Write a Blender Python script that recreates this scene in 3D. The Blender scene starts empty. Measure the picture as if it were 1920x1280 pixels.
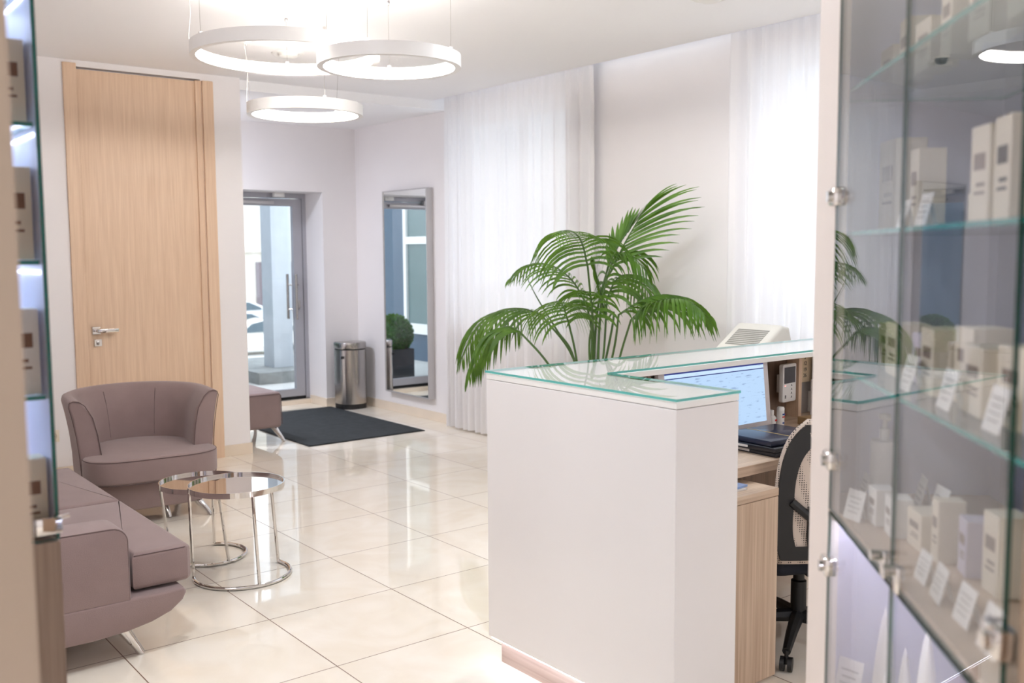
import bpy, bmesh, math, random
from mathutils import Vector, Matrix
from math import sin, cos, pi, radians as rad

S = bpy.context.scene
COL = S.collection

# ------------------------------------------------------------------ camera
FPX, YAW, PIT, ROL, CH = 1838.0, .6654, .09087, -.0059, 1.54
Fv = Vector((sin(YAW)*cos(PIT), cos(YAW)*cos(PIT), -sin(PIT)))
R0 = Vector((cos(YAW), -sin(YAW), 0)); U0 = R0.cross(Fv)
Rv = R0*cos(ROL)+U0*sin(ROL); Uv = -R0*sin(ROL)+U0*cos(ROL)
cam = bpy.data.cameras.new('camera'); camo = bpy.data.objects.new('camera', cam); COL.objects.link(camo)
M = Matrix.Identity(4)
for r in range(3):
    M[r][0], M[r][1], M[r][2] = Rv[r], Uv[r], -Fv[r]
M[2][3] = CH
camo.matrix_world = M
cam.sensor_width = 36; cam.sensor_fit = 'HORIZONTAL'; cam.lens = FPX/1920*36
cam.clip_start = .02; cam.clip_end = 300
cam.dof.use_dof = True; cam.dof.focus_distance = 4.2; cam.dof.aperture_fstop = 3.2
S.camera = camo

# ------------------------------------------------------------------ world, exposure
W = bpy.data.worlds.new('overcast_sky'); S.world = W; W.use_nodes = True
bg = W.node_tree.nodes['Background']; bg.inputs[0].default_value = (.78, .89, 1, 1); bg.inputs[1].default_value = 1.4
vs = S.view_settings
S.display_settings.display_device = 'sRGB'
vs.view_transform = 'Standard'; vs.look = 'None'; vs.gamma = 1; vs.use_curve_mapping = False
vs.exposure = 1.06
RING_POWER, FILL_POWER, LED_POWER = 16.0, 150.0, 5.5
S.cycles.use_denoising = True; S.cycles.use_adaptive_sampling = True; S.cycles.adaptive_threshold = .018
S.cycles.max_bounces = 10; S.cycles.diffuse_bounces = 6; S.cycles.glossy_bounces = 6
S.cycles.transparent_max_bounces = 24; S.cycles.sample_clamp_indirect = 8
S.cycles.caustics_reflective = False; S.cycles.caustics_refractive = False

# ------------------------------------------------------------------ materials
def lin(c):
    return tuple(((v/255)/12.92 if v/255 <= .04045 else ((v/255+.055)/1.055)**2.4) for v in c)+(1,)
def newmat(name):
    m = bpy.data.materials.new(name); m.use_nodes = True
    return m, m.node_tree, m.node_tree.nodes['Principled BSDF']
def N(nt, t, **kw):
    n = nt.nodes.new(t)
    for k, v in kw.items(): setattr(n, k, v)
    return n
def mapped(nt, scale=(1, 1, 1), rot=(0, 0, 0)):
    tc = N(nt, 'ShaderNodeTexCoord'); mp = N(nt, 'ShaderNodeMapping')
    mp.inputs['Scale'].default_value = scale; mp.inputs['Rotation'].default_value = rot
    nt.links.new(tc.outputs['Object'], mp.inputs[0]); return mp.outputs[0]
def mat(name, c, rough=.5, metal=0, var=.04, vs_=6, bump=0, bs=60, coat=0, spec=.5, sheen=0):
    m, nt, p = newmat(name); c = lin(c)
    v = mapped(nt)
    nz = N(nt, 'ShaderNodeTexNoise'); nz.inputs['Scale'].default_value = vs_; nz.inputs['Detail'].default_value = 3
    nt.links.new(v, nz.inputs['Vector'])
    rp = N(nt, 'ShaderNodeValToRGB')
    rp.color_ramp.elements[0].position = .3; rp.color_ramp.elements[1].position = .7
    rp.color_ramp.elements[0].color = tuple(x*(1-var) for x in c[:3])+(1,)
    rp.color_ramp.elements[1].color = tuple(min(1, x*(1+var)) for x in c[:3])+(1,)
    nt.links.new(nz.outputs[0], rp.inputs[0]); nt.links.new(rp.outputs[0], p.inputs['Base Color'])
    p.inputs['Roughness'].default_value = rough; p.inputs['Metallic'].default_value = metal
    p.inputs['Coat Weight'].default_value = coat; p.inputs['Coat Roughness'].default_value = .05
    p.inputs['Specular IOR Level'].default_value = spec
    if sheen: p.inputs['Sheen Weight'].default_value = sheen
    if bump:
        n2 = N(nt, 'ShaderNodeTexNoise'); n2.inputs['Scale'].default_value = bs; n2.inputs['Detail'].default_value = 2
        nt.links.new(v, n2.inputs['Vector'])
        b = N(nt, 'ShaderNodeBump'); b.inputs['Strength'].default_value = bump; b.inputs['Distance'].default_value = .002
        nt.links.new(n2.outputs[0], b.inputs['Height']); nt.links.new(b.outputs[0], p.inputs['Normal'])
    return m
def emis(name, c, s):
    m, nt, p = newmat(name); p.inputs['Base Color'].default_value = (.8, .8, .8, 1)
    p.inputs['Emission Color'].default_value = lin(c); p.inputs['Emission Strength'].default_value = s
    return m
def wood(name, c1, c2, sc=1, axis='Z', rough=.45):
    m, nt, p = newmat(name)
    s = {'Z': (26*sc, 26*sc, 1.1*sc), 'X': (1.1*sc, 26*sc, 26*sc), 'Y': (26*sc, 1.1*sc, 26*sc)}[axis]
    v = mapped(nt, s)
    n1 = N(nt, 'ShaderNodeTexNoise'); n1.inputs['Scale'].default_value = 1.0; n1.inputs['Detail'].default_value = 6
    n1.inputs['Distortion'].default_value = .35
    nt.links.new(v, n1.inputs['Vector'])
    s2 = tuple(x*5 if x > 5*sc else x*2.2 for x in s)
    v2 = mapped(nt, s2)
    n2 = N(nt, 'ShaderNodeTexNoise'); n2.inputs['Scale'].default_value = 1.0; n2.inputs['Detail'].default_value = 4
    nt.links.new(v2, n2.inputs['Vector'])
    mx = N(nt, 'ShaderNodeMix', data_type='FLOAT'); mx.inputs[0].default_value = .45
    nt.links.new(n1.outputs[0], mx.inputs[2]); nt.links.new(n2.outputs[0], mx.inputs[3])
    rp = N(nt, 'ShaderNodeValToRGB'); e = rp.color_ramp.elements
    e[0].position = .36; e[0].color = lin(c1); e[1].position = .64; e[1].color = lin(c2)
    nt.links.new(mx.outputs[0], rp.inputs[0]); nt.links.new(rp.outputs[0], p.inputs['Base Color'])
    p.inputs['Roughness'].default_value = rough
    return m
def glass(name, tint=(1, 1, 1), ior=1.5):
    m, nt, p = newmat(name); nt.nodes.remove(p); out = nt.nodes['Material Output']
    tr = N(nt, 'ShaderNodeBsdfTransparent'); tr.inputs[0].default_value = tint+(1,)
    gl = N(nt, 'ShaderNodeBsdfGlossy'); gl.inputs['Roughness'].default_value = 0
    geo = N(nt, 'ShaderNodeNewGeometry')
    mi = N(nt, 'ShaderNodeMix', data_type='FLOAT'); mi.inputs[2].default_value = ior; mi.inputs[3].default_value = 1/ior
    nt.links.new(geo.outputs['Backfacing'], mi.inputs[0])
    fr = N(nt, 'ShaderNodeFresnel'); nt.links.new(mi.outputs[0], fr.inputs[0])
    mx = N(nt, 'ShaderNodeMixShader')
    nt.links.new(fr.outputs[0], mx.inputs[0]); nt.links.new(tr.outputs[0], mx.inputs[1]); nt.links.new(gl.outputs[0], mx.inputs[2])
    nt.links.new(mx.outputs[0], out.inputs[0]); return m

WALL = mat('wall_paint', (238, 234, 234), .75, var=.015, vs_=1.5, bump=.15, bs=200)
CEIL = mat('ceiling_paint', (245, 244, 245), .85, var=.01, vs_=1)
WHITE = mat('white_laminate', (240, 236, 234), .28, var=.008, vs_=2)
WPLAST = mat('white_plastic', (236, 234, 230), .35, var=.01)
WMETAL = mat('white_metal', (240, 238, 236), .4, var=.01)
FAB = mat('mauve_fabric', (141, 120, 117), .9, var=.05, vs_=9, bump=.5, bs=420, sheen=.25)
FABD = mat('mauve_seam', (98, 80, 78), .9)
CHROME = mat('chrome', (225, 222, 220), .06, 1, var=.0)
STEEL = mat('brushed_steel', (176, 172, 168), .24, 1, var=.05, vs_=4)
ALU = mat('grey_aluminium', (172, 171, 177), .45, .3, var=.02)
ALUL = mat('mirror_frame_metal', (196, 193, 193), .4, .4, var=.02)
BLACK = mat('black_plastic', (24, 23, 24), .45)
RUBBER = mat('black_rubber', (15, 15, 16), .8)
OAK = wood('light_oak', (214, 182, 153), (229, 200, 172), 1.6)
OAKX = wood('desk_oak', (176, 148, 124), (214, 190, 166), 1, 'Z')
OAKH = wood('desk_oak_horizontal', (184, 156, 132), (222, 200, 176), 1, 'X')
PLINTHW = wood('plinth_oak', (178, 152, 140), (206, 184, 172), .9, 'Y')
SKIRT = mat('cream_stone_skirting', (232, 217, 198), .25, var=.03, vs_=5)
EDGE = mat('teal_glass_edge', (22, 140, 134), .1, var=.15, vs_=3)
EDGED = mat('dark_green_glass_edge', (8, 66, 56), .1, var=.15, vs_=3)
EDGEL = mat('pale_teal_glass_edge', (104, 190, 182), .1, var=.1, vs_=8)
GLASS = glass('clear_glass')
SHELFG = glass('shelf_glass', (.86, .93, .91))
TOPG = glass('top_glass', (.985, .995, .99)); FILM = glass('glass_underside', (1, 1, 1), 1.02)
MIRROR = mat('mirror_silver', (235, 238, 238), .0, 1, var=0)
SMOKED = mat('table_mirror_top', (196, 186, 180), .02, 1, var=0)
RINGL = emis('ring_diffuser', (255, 250, 244), RING_POWER)
FILL_DOWNL = emis('fill_downlight_diffuser', (240, 247, 255), FILL_POWER)
LED = emis('cool_led', (226, 236, 255), LED_POWER)
LEDS = emis('cabinet_led', (222, 232, 255), 2.5)
CABW = mat('cabinet_lavender_white', (212, 212, 232), .5, var=.01)
CABB = mat('cabinet_beige', (196, 174, 152), .5, var=.03, vs_=3)
BEIGE = mat('beige_partition_paint', (184, 166, 149), .7, var=.02, bump=.2, bs=220)
GROUND = mat('pale_pavement', (204, 202, 198), .8, var=.06, vs_=3, bump=.3)
CONC = mat('grey_concrete', (138, 140, 138), .85, var=.14, vs_=9, bump=.4)
POT = mat('charcoal_planter', (52, 56, 62), .5)
SOIL = mat('soil', (56, 42, 32), .95, bump=.8)
STEM = mat('palm_stem', (74, 104, 48), .45, var=.15)

def leafmat(name, c1, c2):
    m, nt, p = newmat(name); out = nt.nodes['Material Output']
    v = mapped(nt); nz = N(nt, 'ShaderNodeTexNoise'); nz.inputs['Scale'].default_value = 9
    nt.links.new(v, nz.inputs['Vector'])
    rp = N(nt, 'ShaderNodeValToRGB'); e = rp.color_ramp.elements
    e[0].position = .35; e[0].color = lin(c1); e[1].position = .65; e[1].color = lin(c2)
    nt.links.new(nz.outputs[0], rp.inputs[0]); nt.links.new(rp.outputs[0], p.inputs['Base Color'])
    p.inputs['Roughness'].default_value = .35
    t = N(nt, 'ShaderNodeBsdfTranslucent'); t.inputs[0].default_value = lin((120, 168, 40))
    mx = N(nt, 'ShaderNodeMixShader'); mx.inputs[0].default_value = .3
    nt.links.new(p.outputs[0], mx.inputs[1]); nt.links.new(t.outputs[0], mx.inputs[2]); nt.links.new(mx.outputs[0], out.inputs[0])
    return m
LEAF = leafmat('palm_leaf', (58, 94, 32), (100, 138, 56))
BOXW = leafmat('boxwood_leaf', (34, 88, 44), (70, 132, 62))

def curtainmat():
    m, nt, p = newmat('sheer_curtain'); nt.nodes.remove(p); out = nt.nodes['Material Output']
    c = lin((246, 243, 243))
    d = N(nt, 'ShaderNodeBsdfDiffuse'); d.inputs[0].default_value = c
    t = N(nt, 'ShaderNodeBsdfTranslucent'); t.inputs[0].default_value = lin((236, 238, 242))
    tr = N(nt, 'ShaderNodeBsdfTransparent')
    a = N(nt, 'ShaderNodeMixShader'); a.inputs[0].default_value = .19
    nt.links.new(d.outputs[0], a.inputs[1]); nt.links.new(t.outputs[0], a.inputs[2])
    # thin yarn weave: opacity rises where the cloth is seen edge-on
    lw = N(nt, 'ShaderNodeLayerWeight'); lw.inputs[0].default_value = .35
    mr = N(nt, 'ShaderNodeMapRange'); mr.inputs[3].default_value = .945; mr.inputs[4].default_value = 1.0
    nt.links.new(lw.outputs['Facing'], mr.inputs[0])
    b = N(nt, 'ShaderNodeMixShader')
    nt.links.new(mr.outputs[0], b.inputs[0]); nt.links.new(tr.outputs[0], b.inputs[1]); nt.links.new(a.outputs[0], b.inputs[2])
    nt.links.new(b.outputs[0], out.inputs[0]); return m
SHEER = curtainmat()

TX0, TY0, TS = 1.069, 3.199, .6
def floormat():
    m, nt, p = newmat('polished_cream_tiles')
    tc = N(nt, 'ShaderNodeTexCoord'); sp = N(nt, 'ShaderNodeSeparateXYZ'); nt.links.new(tc.outputs['Object'], sp.inputs[0])
    def mth(op, a, b=None):
        n = N(nt, 'ShaderNodeMath', operation=op)
        for i, v in enumerate((a, b)):
            if v is None: continue
            if isinstance(v, (int, float)): n.inputs[i].default_value = v
            else: nt.links.new(v, n.inputs[i])
        return n.outputs[0]
    ds = []; ids = []
    for ax, off in ((0, TX0), (1, TY0)):
        q = mth('DIVIDE', mth('SUBTRACT', sp.outputs[ax], off-60), TS)
        f = mth('FRACT', q); ids.append(mth('FLOOR', q))
        ds.append(mth('MINIMUM', f, mth('SUBTRACT', 1, f)))
    dmin = mth('MINIMUM', ds[0], ds[1]); line = mth('LESS_THAN', dmin, .0036)
    cb = N(nt, 'ShaderNodeCombineXYZ'); nt.links.new(ids[0], cb.inputs[0]); nt.links.new(ids[1], cb.inputs[1])
    wn = N(nt, 'ShaderNodeTexWhiteNoise'); nt.links.new(cb.outputs[0], wn.inputs[0])
    ad = N(nt, 'ShaderNodeVectorMath', operation='MULTIPLY_ADD')
    nt.links.new(wn.outputs['Color'], ad.inputs[0]); ad.inputs[1].default_value = (20, 20, 20); nt.links.new(tc.outputs['Object'], ad.inputs[2])
    nz = N(nt, 'ShaderNodeTexNoise'); nz.inputs['Scale'].default_value = 3.2; nz.inputs['Detail'].default_value = 5; nz.inputs['Distortion'].default_value = 1.2
    nt.links.new(ad.outputs[0], nz.inputs['Vector'])
    rp = N(nt, 'ShaderNodeValToRGB'); e = rp.color_ramp.elements
    e[0].position = .34; e[0].color = lin((241, 229, 211)); e[1].position = .66; e[1].color = lin((247, 238, 224))
    nt.links.new(nz.outputs[0], rp.inputs[0])
    mx = N(nt, 'ShaderNodeMix', data_type='RGBA'); nt.links.new(line, mx.inputs[0])
    nt.links.new(rp.outputs[0], mx.inputs[6]); mx.inputs[7].default_value = lin((128, 98, 78))
    nt.links.new(mx.outputs[2], p.inputs['Base Color'])
    r = mth('MULTIPLY_ADD', line, .4); r.node.inputs[2].default_value = .035
    nt.links.new(r, p.inputs['Roughness']); p.inputs['Specular IOR Level'].default_value = .62
    return m
FLOOR = floormat()

# ------------------------------------------------------------------ mesh helpers
def box(bm, x0, x1, y0, y1, z0, z1, bev=0, seg=2, mi=0):
    r = bmesh.ops.create_cube(bm, size=1)
    for v in r['verts']:
        v.co = Vector(((x0+x1)/2+v.co.x*(x1-x0), (y0+y1)/2+v.co.y*(y1-y0), (z0+z1)/2+v.co.z*(z1-z0)))
    es = {e for v in r['verts'] for e in v.link_edges}
    fs = {f for v in r['verts'] for f in v.link_faces}
    for f in fs: f.material_index = mi
    if bev:
        bmesh.ops.bevel(bm, geom=list(es), offset=bev, segments=seg, profile=.5, affect='EDGES')
def BM(): return bmesh.new()
def bx(*a, **k):
    bm = BM(); box(bm, *a, **k); return bm
def lathe(bm, prof, n=32, c=(0, 0), close=False, mi=0):
    rows = []
    for (r, z) in prof:
        if r < 1e-6: rows.append([bm.verts.new((c[0], c[1], z))])
        else: rows.append([bm.verts.new((c[0]+r*cos(2*pi*i/n), c[1]+r*sin(2*pi*i/n), z)) for i in range(n)])
    pr = list(zip(rows, rows[1:]))
    if close: pr.append((rows[-1], rows[0]))
    for a, b in pr:
        for i in range(n):
            j = (i+1) % n
            if len(a) == 1 and len(b) == 1: continue
            if len(a) == 1: f = bm.faces.new((a[0], b[j], b[i]))
            elif len(b) == 1: f = bm.faces.new((a[i], a[j], b[0]))
            else: f = bm.faces.new((a[i], a[j], b[j], b[i]))
            f.material_index = mi
def tube(bm, pts, r, n=8, closed=False, cap=True, rs=None):
    pts = [Vector(p) for p in pts]; m = len(pts); rings = []
    up = Vector((0, 0, 1)); last = None
    for i, p in enumerate(pts):
        if closed: t = pts[(i+1) % m]-pts[i-1]
        else: t = pts[min(i+1, m-1)]-pts[max(i-1, 0)]
        t.normalize()
        a = last if last is not None else (Vector((1, 0, 0)) if abs(t.z) > .9 else up)
        a = (a-t*a.dot(t))
        if a.length < 1e-5: a = t.orthogonal()
        a.normalize(); last = a; b = t.cross(a)
        rr = rs[i] if rs else r
        rings.append([bm.verts.new(p+(a*cos(2*pi*k/n)+b*sin(2*pi*k/n))*rr) for k in range(n)])
    pr = list(zip(rings, rings[1:]))
    if closed: pr.append((rings[-1], rings[0]))
    for A, B in pr:
        for k in range(n):
            bm.faces.new((A[k], A[(k+1) % n], B[(k+1) % n], B[k]))
    if cap and not closed:
        bm.faces.new(rings[0][::-1]); bm.faces.new(rings[-1])
def prism(bm, poly, z0, z1, axis='z', bev=0, seg=2, mi=0):
    # polygon extruded along an axis; (a,b)->(x,y) for z, (x,z) for y, (y,z) for x
    def P(a, b, c):
        return {'z': (a, b, c), 'y': (a, c, b), 'x': (c, a, b)}[axis]
    lo = [bm.verts.new(P(a, b, z0)) for a, b in poly]; hi = [bm.verts.new(P(a, b, z1)) for a, b in poly]
    fs = [bm.faces.new(lo[::-1]), bm.faces.new(hi)]
    n = len(poly)
    for i in range(n): fs.append(bm.faces.new((lo[i], lo[(i+1) % n], hi[(i+1) % n], hi[i])))
    for f in fs: f.material_index = mi
    bmesh.ops.recalc_face_normals(bm, faces=fs)
    if bev:
        es = list(fs[0].edges)+list(fs[1].edges)
        bmesh.ops.bevel(bm, geom=es, offset=bev, segments=seg, profile=.5, affect='EDGES')
def rrect(x0, x1, y0, y1, r, n=6):
    out = []
    for cx, cy, a in ((x1-r, y1-r, 0), (x0+r, y1-r, 90), (x0+r, y0+r, 180), (x1-r, y0+r, 270)):
        for i in range(n+1):
            t = rad(a+90*i/n); out.append((cx+r*cos(t), cy+r*sin(t)))
    return out
def obj(name, bm, mats, parent=None, loc=(0, 0, 0), rotz=0, smooth=35, label=None, norm=True):
    if norm: bmesh.ops.recalc_face_normals(bm, faces=bm.faces)
    me = bpy.data.meshes.new(name); bm.to_mesh(me); bm.free()
    for m in (mats if isinstance(mats, (list, tuple)) else [mats]): me.materials.append(m)
    if smooth:
        me.shade_smooth(); me.set_sharp_from_angle(angle=rad(smooth))
    o = bpy.data.objects.new(name, me); COL.objects.link(o)
    o.location = loc; o.rotation_euler = (0, 0, rotz)
    if parent: o.parent = parent
    if label: o['label'] = label
    return o
def thing(name, label, cat, loc=(0, 0, 0), rotz=0, group=None):
    o = bpy.data.objects.new(name, None); COL.objects.link(o); o.empty_display_size = .1
    o.location = loc; o.rotation_euler = (0, 0, rotz); o['label'] = label; o['category'] = cat
    if group: o['group'] = group
    return o
def tag(o, label, cat, group=None, kind=None):
    o['label'] = label; o['category'] = cat
    if group: o['group'] = group
    if kind: o['kind'] = kind
    return o
def struct(name, bm, m, label=None, smooth=0):
    o = obj(name, bm, m, smooth=smooth); o['kind'] = 'structure'
    if label: o['label'] = label
    return o
def copy_tree(o, parent=None):
    c = o.copy(); COL.objects.link(c); c.parent = parent
    for ch in list(o.children): copy_tree(ch, c)
    return c

# ------------------------------------------------------------------ the room
CZ = 2.85            # main ceiling
XR = 4.95            # window wall face
YB = 8.856           # entrance wall face
YD = 7.15            # tall-door wall face
struct('floor', bx(-2.2, 5.35, -3.2, 9.25, -.1, 0), FLOOR, 'polished cream floor tiles with thin brown joints')
bm = BM()
box(bm, -2.2, 4.80, -3.2, 7.22, CZ, CZ+.12)
struct('ceiling', bm, CEIL, 'white plaster ceiling')
struct('ceiling_entrance', bx(-.2, XR, 7.22, YB, 2.775, 2.97), CEIL, 'lower white ceiling over the entrance')
struct('ceiling_pocket', bx(4.78, XR+.2, -3.2, 7.25, 3.05, 3.1), CEIL, 'curtain recess above the windows')
W1, W2 = (5.60, 7.25), (2.25, 3.88)
bm = BM()
def wallx(bm, x0, x1, segs, z0, z1, holes):
    y0, y1 = segs; cur = y0
    for (h0, h1, hz0, hz1) in sorted(holes):
        box(bm, x0, x1, cur, h0, z0, z1); box(bm, x0, x1, h0, h1, z0, hz0); box(bm, x0, x1, h0, h1, hz1, z1); cur = h1
    box(bm, x0, x1, cur, y1, z0, z1)
wallx(bm, XR, XR+.30, (-3.2, 9.6), -.1, 3.1, [(W2[0], W2[1], .97, 2.70), (W1[0], W1[1], .94, 2.70)])
struct('wall_right', bm, WALL, 'pinkish white window wall')
bm = BM()
DX0, DX1, DZ = 3.42, 4.575, 2.142
box(bm, -.2, DX0, YB, 9.45, -.1, 3.0); box(bm, DX1, XR, YB, 9.45, -.1, 3.0); box(bm, DX0, DX1, YB, 9.45, DZ, 3.0)
struct('wall_back', bm, WALL, 'entrance wall with deep door recess')
bm = BM()   # wall of the tall oak door
LX0, LX1 = 1.868, 2.727
box(bm, .25, LX0, YD, YD+.25, -.1, CZ); box(bm, LX1, 3.03, YD, YD+.25, -.1, CZ); box(bm, LX0, LX1, YD, YD+.25, 2.81, CZ)
box(bm, LX0, LX1, YD+.1, YD+.25, -.1, 2.81)
struct('wall_door', bm, WALL, 'white wall around the tall oak door')
struct('wall_entrance_left', bx(-.2, -.05, 7.4, YB, -.1, 2.97), WALL)
struct('wall_left', bx(.10, .25, 2.30, YD+.25, -.1, CZ), WALL)
struct('wall_partition', bx(-2.2, .2445, 1.20, 1.32, -.1, CZ), BEIGE, 'beige partition edge close at the left')
struct('wall_partition_rear', bx(-2.2, .25, 2.32, 2.44, -.1, CZ), WALL)
struct('wall_behind', bx(-2.2, 5.35, -3.3, -3.2, -.1, CZ+.2), WALL)
struct('wall_far_left', bx(-2.3, -2.2, -3.2, 2.5, -.1, CZ+.2), WALL)
# skirtings (cream stone)
def skirt(n, *a):
    struct('baseboard_'+n, bx(*a, bev=.002, seg=1), SKIRT)
skirt('door_left', .25, 1.78, YD-.012, YD, 0, .085)
skirt('pillar', 2.815, 3.042, YD-.012, YD, 0, .085)
skirt('pillar_side', 3.03, 3.042, YD, YD+.25, 0, .085)
skirt('back_right', DX1-.012, XR, YB-.012, YB, 0, .085)
skirt('door_recess', DX1-.012, DX1, YB, 9.2, 0, .085)
skirt('back_left', -.05, DX0, YB-.012, YB, 0, .085)
skirt('right', XR-.012, XR, -3.2, YB-.012, 0, .085)
# windows of the right wall
for k, (a, b) in enumerate((W1, W2)):
    bm = BM(); X0, X1 = XR+.20, XR+.26; z0, z1 = (.94, .97)[k], 2.70; f = .045
    for (y0, y1, c0, c1) in ((a, a+f, z0, z1), (b-f, b, z0, z1), (a+f, b-f, z0, z0+f), (a+f, b-f, z1-f, z1), ((a+b)/2-.02, (a+b)/2+.02, z0+f, z1-f)):
        box(bm, X0, X1, y0, y1, c0, c1)
    w = struct('window_%d' % (k+1), bm, WPLAST, 'white window frame behind the sheer curtain')
    obj('pane', bx(XR+.225, XR+.235, a+f, b-f, z0+f, z1-f), GLASS, w, smooth=0)

# tall oak door
d = struct('door_1', bx(LX0+.004, LX1-.006, YD+.012, YD+.055, .006, 2.795), OAK, 'tall light oak door leaf')
bm = BM(); box(bm, 1.93-.028, 1.93+.028, YD+.003, YD+.012, .985, 1.038, bev=.002, seg=1)
hp = obj('handle', bm, CHROME, d, label='chrome lever handle on square rose')
bm = BM(); box(bm, 1.92, 1.94, YD-.045, YD+.004, 1.003, 1.021, bev=.002); box(bm, 1.92, 2.065, YD-.055, YD-.038, 1.000, 1.024, bev=.002)
obj('lever', bm, CHROME, hp)
bm = BM(); box(bm, 1.938-.026, 1.938+.026, YD+.003, YD+.012, .90, .95, bev=.002, seg=1)
kp = obj('lock_plate', bm, CHROME, d)
bm = BM(); box(bm, 1.936-.009, 1.936+.009, YD-.006, YD+.004, .912, .938, bev=.004); obj('lock_cylinder', bm, STEEL, kp)
struct('trim_1', bx(1.782, LX0, YD-.016, YD+.10, .0, 2.83, bev=.002, seg=1), OAK, 'oak casing at the left of the tall door')
struct('trim_2', bx(2.735, 2.815, YD-.022, YD+.06, 0, 2.80, bev=.002, seg=1), OAK, 'oak casing at the right of the tall door')
struct('trim_3', bx(2.688, 2.733, YD-.003, YD+.06, 0, 2.80, bev=.002, seg=1), OAK)

# entrance door: aluminium frame + glazed leaf
YG = 9.26
bm = BM()
box(bm, DX0, DX0+.05, YG-.03, YG+.05, .06, DZ); box(bm, 4.535, DX1, YG-.03, YG+.05, .06, DZ); box(bm, DX0+.05, 4.535, YG-.03, YG+.05, 2.095, DZ)
struct('trim_4', bm, ALU, 'grey aluminium frame of the glass entrance door')
bm = BM(); box(bm, DX0, DX1, 9.19, 9.45, -.1, .045); struct('floor_sill', bm, SKIRT, 'cream stone door sill')
bm = BM(); box(bm, DX0+.05, 4.535, YG-.02, YG+.04, .045, .075); struct('trim_5', bm, RUBBER)
bm = BM()
a0, a1, z0, z1 = DX0+.055, 4.528, .078, 2.088
box(bm, a0, a0+.08, YG-.025, YG+.03, z0, z1); box(bm, a1-.095, a1, YG-.025, YG+.03, z0, z1)
box(bm, a0+.08, a1-.095, YG-.025, YG+.03, z0, .155); box(bm, a0+.08, a1-.095, YG-.025, YG+.03, 2.015, z1)
d2 = struct('door_2', bm, ALU, 'glazed aluminium entrance door')
obj('pane', bx(a0+.08, a1-.095, YG-.003, YG+.003, .155, 2.015), GLASS, d2, smooth=0)
bm = BM()
tube(bm, [(4.425, YG-.085, .87), (4.425, YG-.085, 1.33)], .014, 12)
for z in (.97, 1.22): tube(bm, [(4.425, YG-.085, z), (4.475, YG-.02, z)], .009, 8)
obj('pull_handle', bm, STEEL, d2)
bm = BM()
tube(bm, [(4.41, YG+.085, .87), (4.41, YG+.085, 1.33)], .014, 12)
for z in (.97, 1.22): tube(bm, [(4.41, YG+.085, z), (4.475, YG+.025, z)], .009, 8)
obj('pull_handle', bm, STEEL, d2)
bm = BM(); box(bm, a0+.1, 4.22, YG-.06, YG-.027, 2.03, 2.062, bev=.003); box(bm, 3.52, 3.80, YG-.09, YG-.028, 2.055, 2.11, bev=.004)
obj('door_closer', bm, ALUL, d2)
bm = BM(); box(bm, a1-.06, a1-.035, YG-.032, YG-.024, .98, 1.06, bev=.002); obj('lock', bm, STEEL, d2)
tag(obj('door_sensor', bx(4.20, 4.31, 9.14, 9.20, 2.098, DZ, bev=.006), WPLAST), 'small white sensor box above the glass entrance door', 'sensor')
# soft wall mirror
t = thing('wall_mirror', 'tall narrow mirror in silver frame on wall behind the steel bin', 'mirror', (XR, 7.84, .20))
bm = BM(); hh = 1.925; w_ = .385
box(bm, -.068, 0, -w_, -w_+.012, 0, hh); box(bm, -.068, 0, w_-.012, w_, 0, hh); box(bm, -.068, 0, -w_+.012, w_-.012, 0, .012); box(bm, -.068, 0, -w_+.012, w_-.012, hh-.012, hh)
obj('frame', bm, ALUL, t, smooth=0)
obj('mirror_glass', bx(-.062, -.004, -w_+.012, w_-.012, .012, hh-.012), MIRROR, t, smooth=0)

# ------------------------------------------------------------------ curtains
def curtain(y0, y1, x, label, seed, lean=0):
    rnd = random.Random(seed); bm = BM(); ny = int((y1-y0)/.008); zs = [.015+i*(3.03-.015)/14 for i in range(15)]
    ph = [0]; 
    for i in range(ny): ph.append(ph[-1]+.008*2*pi/(.098+.035*sin(i*.013+seed)+.018*sin(i*.051)))
    rows = []
    for z in zs:
        row = []
        for i in range(ny+1):
            u = i/ny; y = y0+(y1-y0)*u
            A = .022+.010*sin(i*.021+seed*2)+.008*(1-z/3)
            gath = 1-.5*max(0, (z-2.6)/.43)
            xx = x+A*gath*(sin(ph[i]+.25*sin(z*1.1))+.25*sin(2.3*ph[i]+z*.5))
            yy = y+.012*sin(ph[i]*.5+z*.6)*(1-z/3.2)
            if lean: yy += lean*(1-u)*(1-z/3)*1.0
            row.append(bm.verts.new((xx, yy, z)))
        rows.append(row)
    for a, b in zip(rows, rows[1:]):
        for i in range(ny): bm.faces.new((a[i], a[i+1], b[i+1], b[i]))
    o = obj('curtain', bm, SHEER, smooth=180, norm=False)
    sol = None
    tag(o, label, 'curtain'); return o
curtain(5.24, 7.13, 4.86, 'white sheer curtain over the far window, behind the palm', 1)
curtain(1.9, 4.02, 4.86, 'white sheer curtain over the near window, behind the office air unit', 4, lean=.04)

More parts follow.
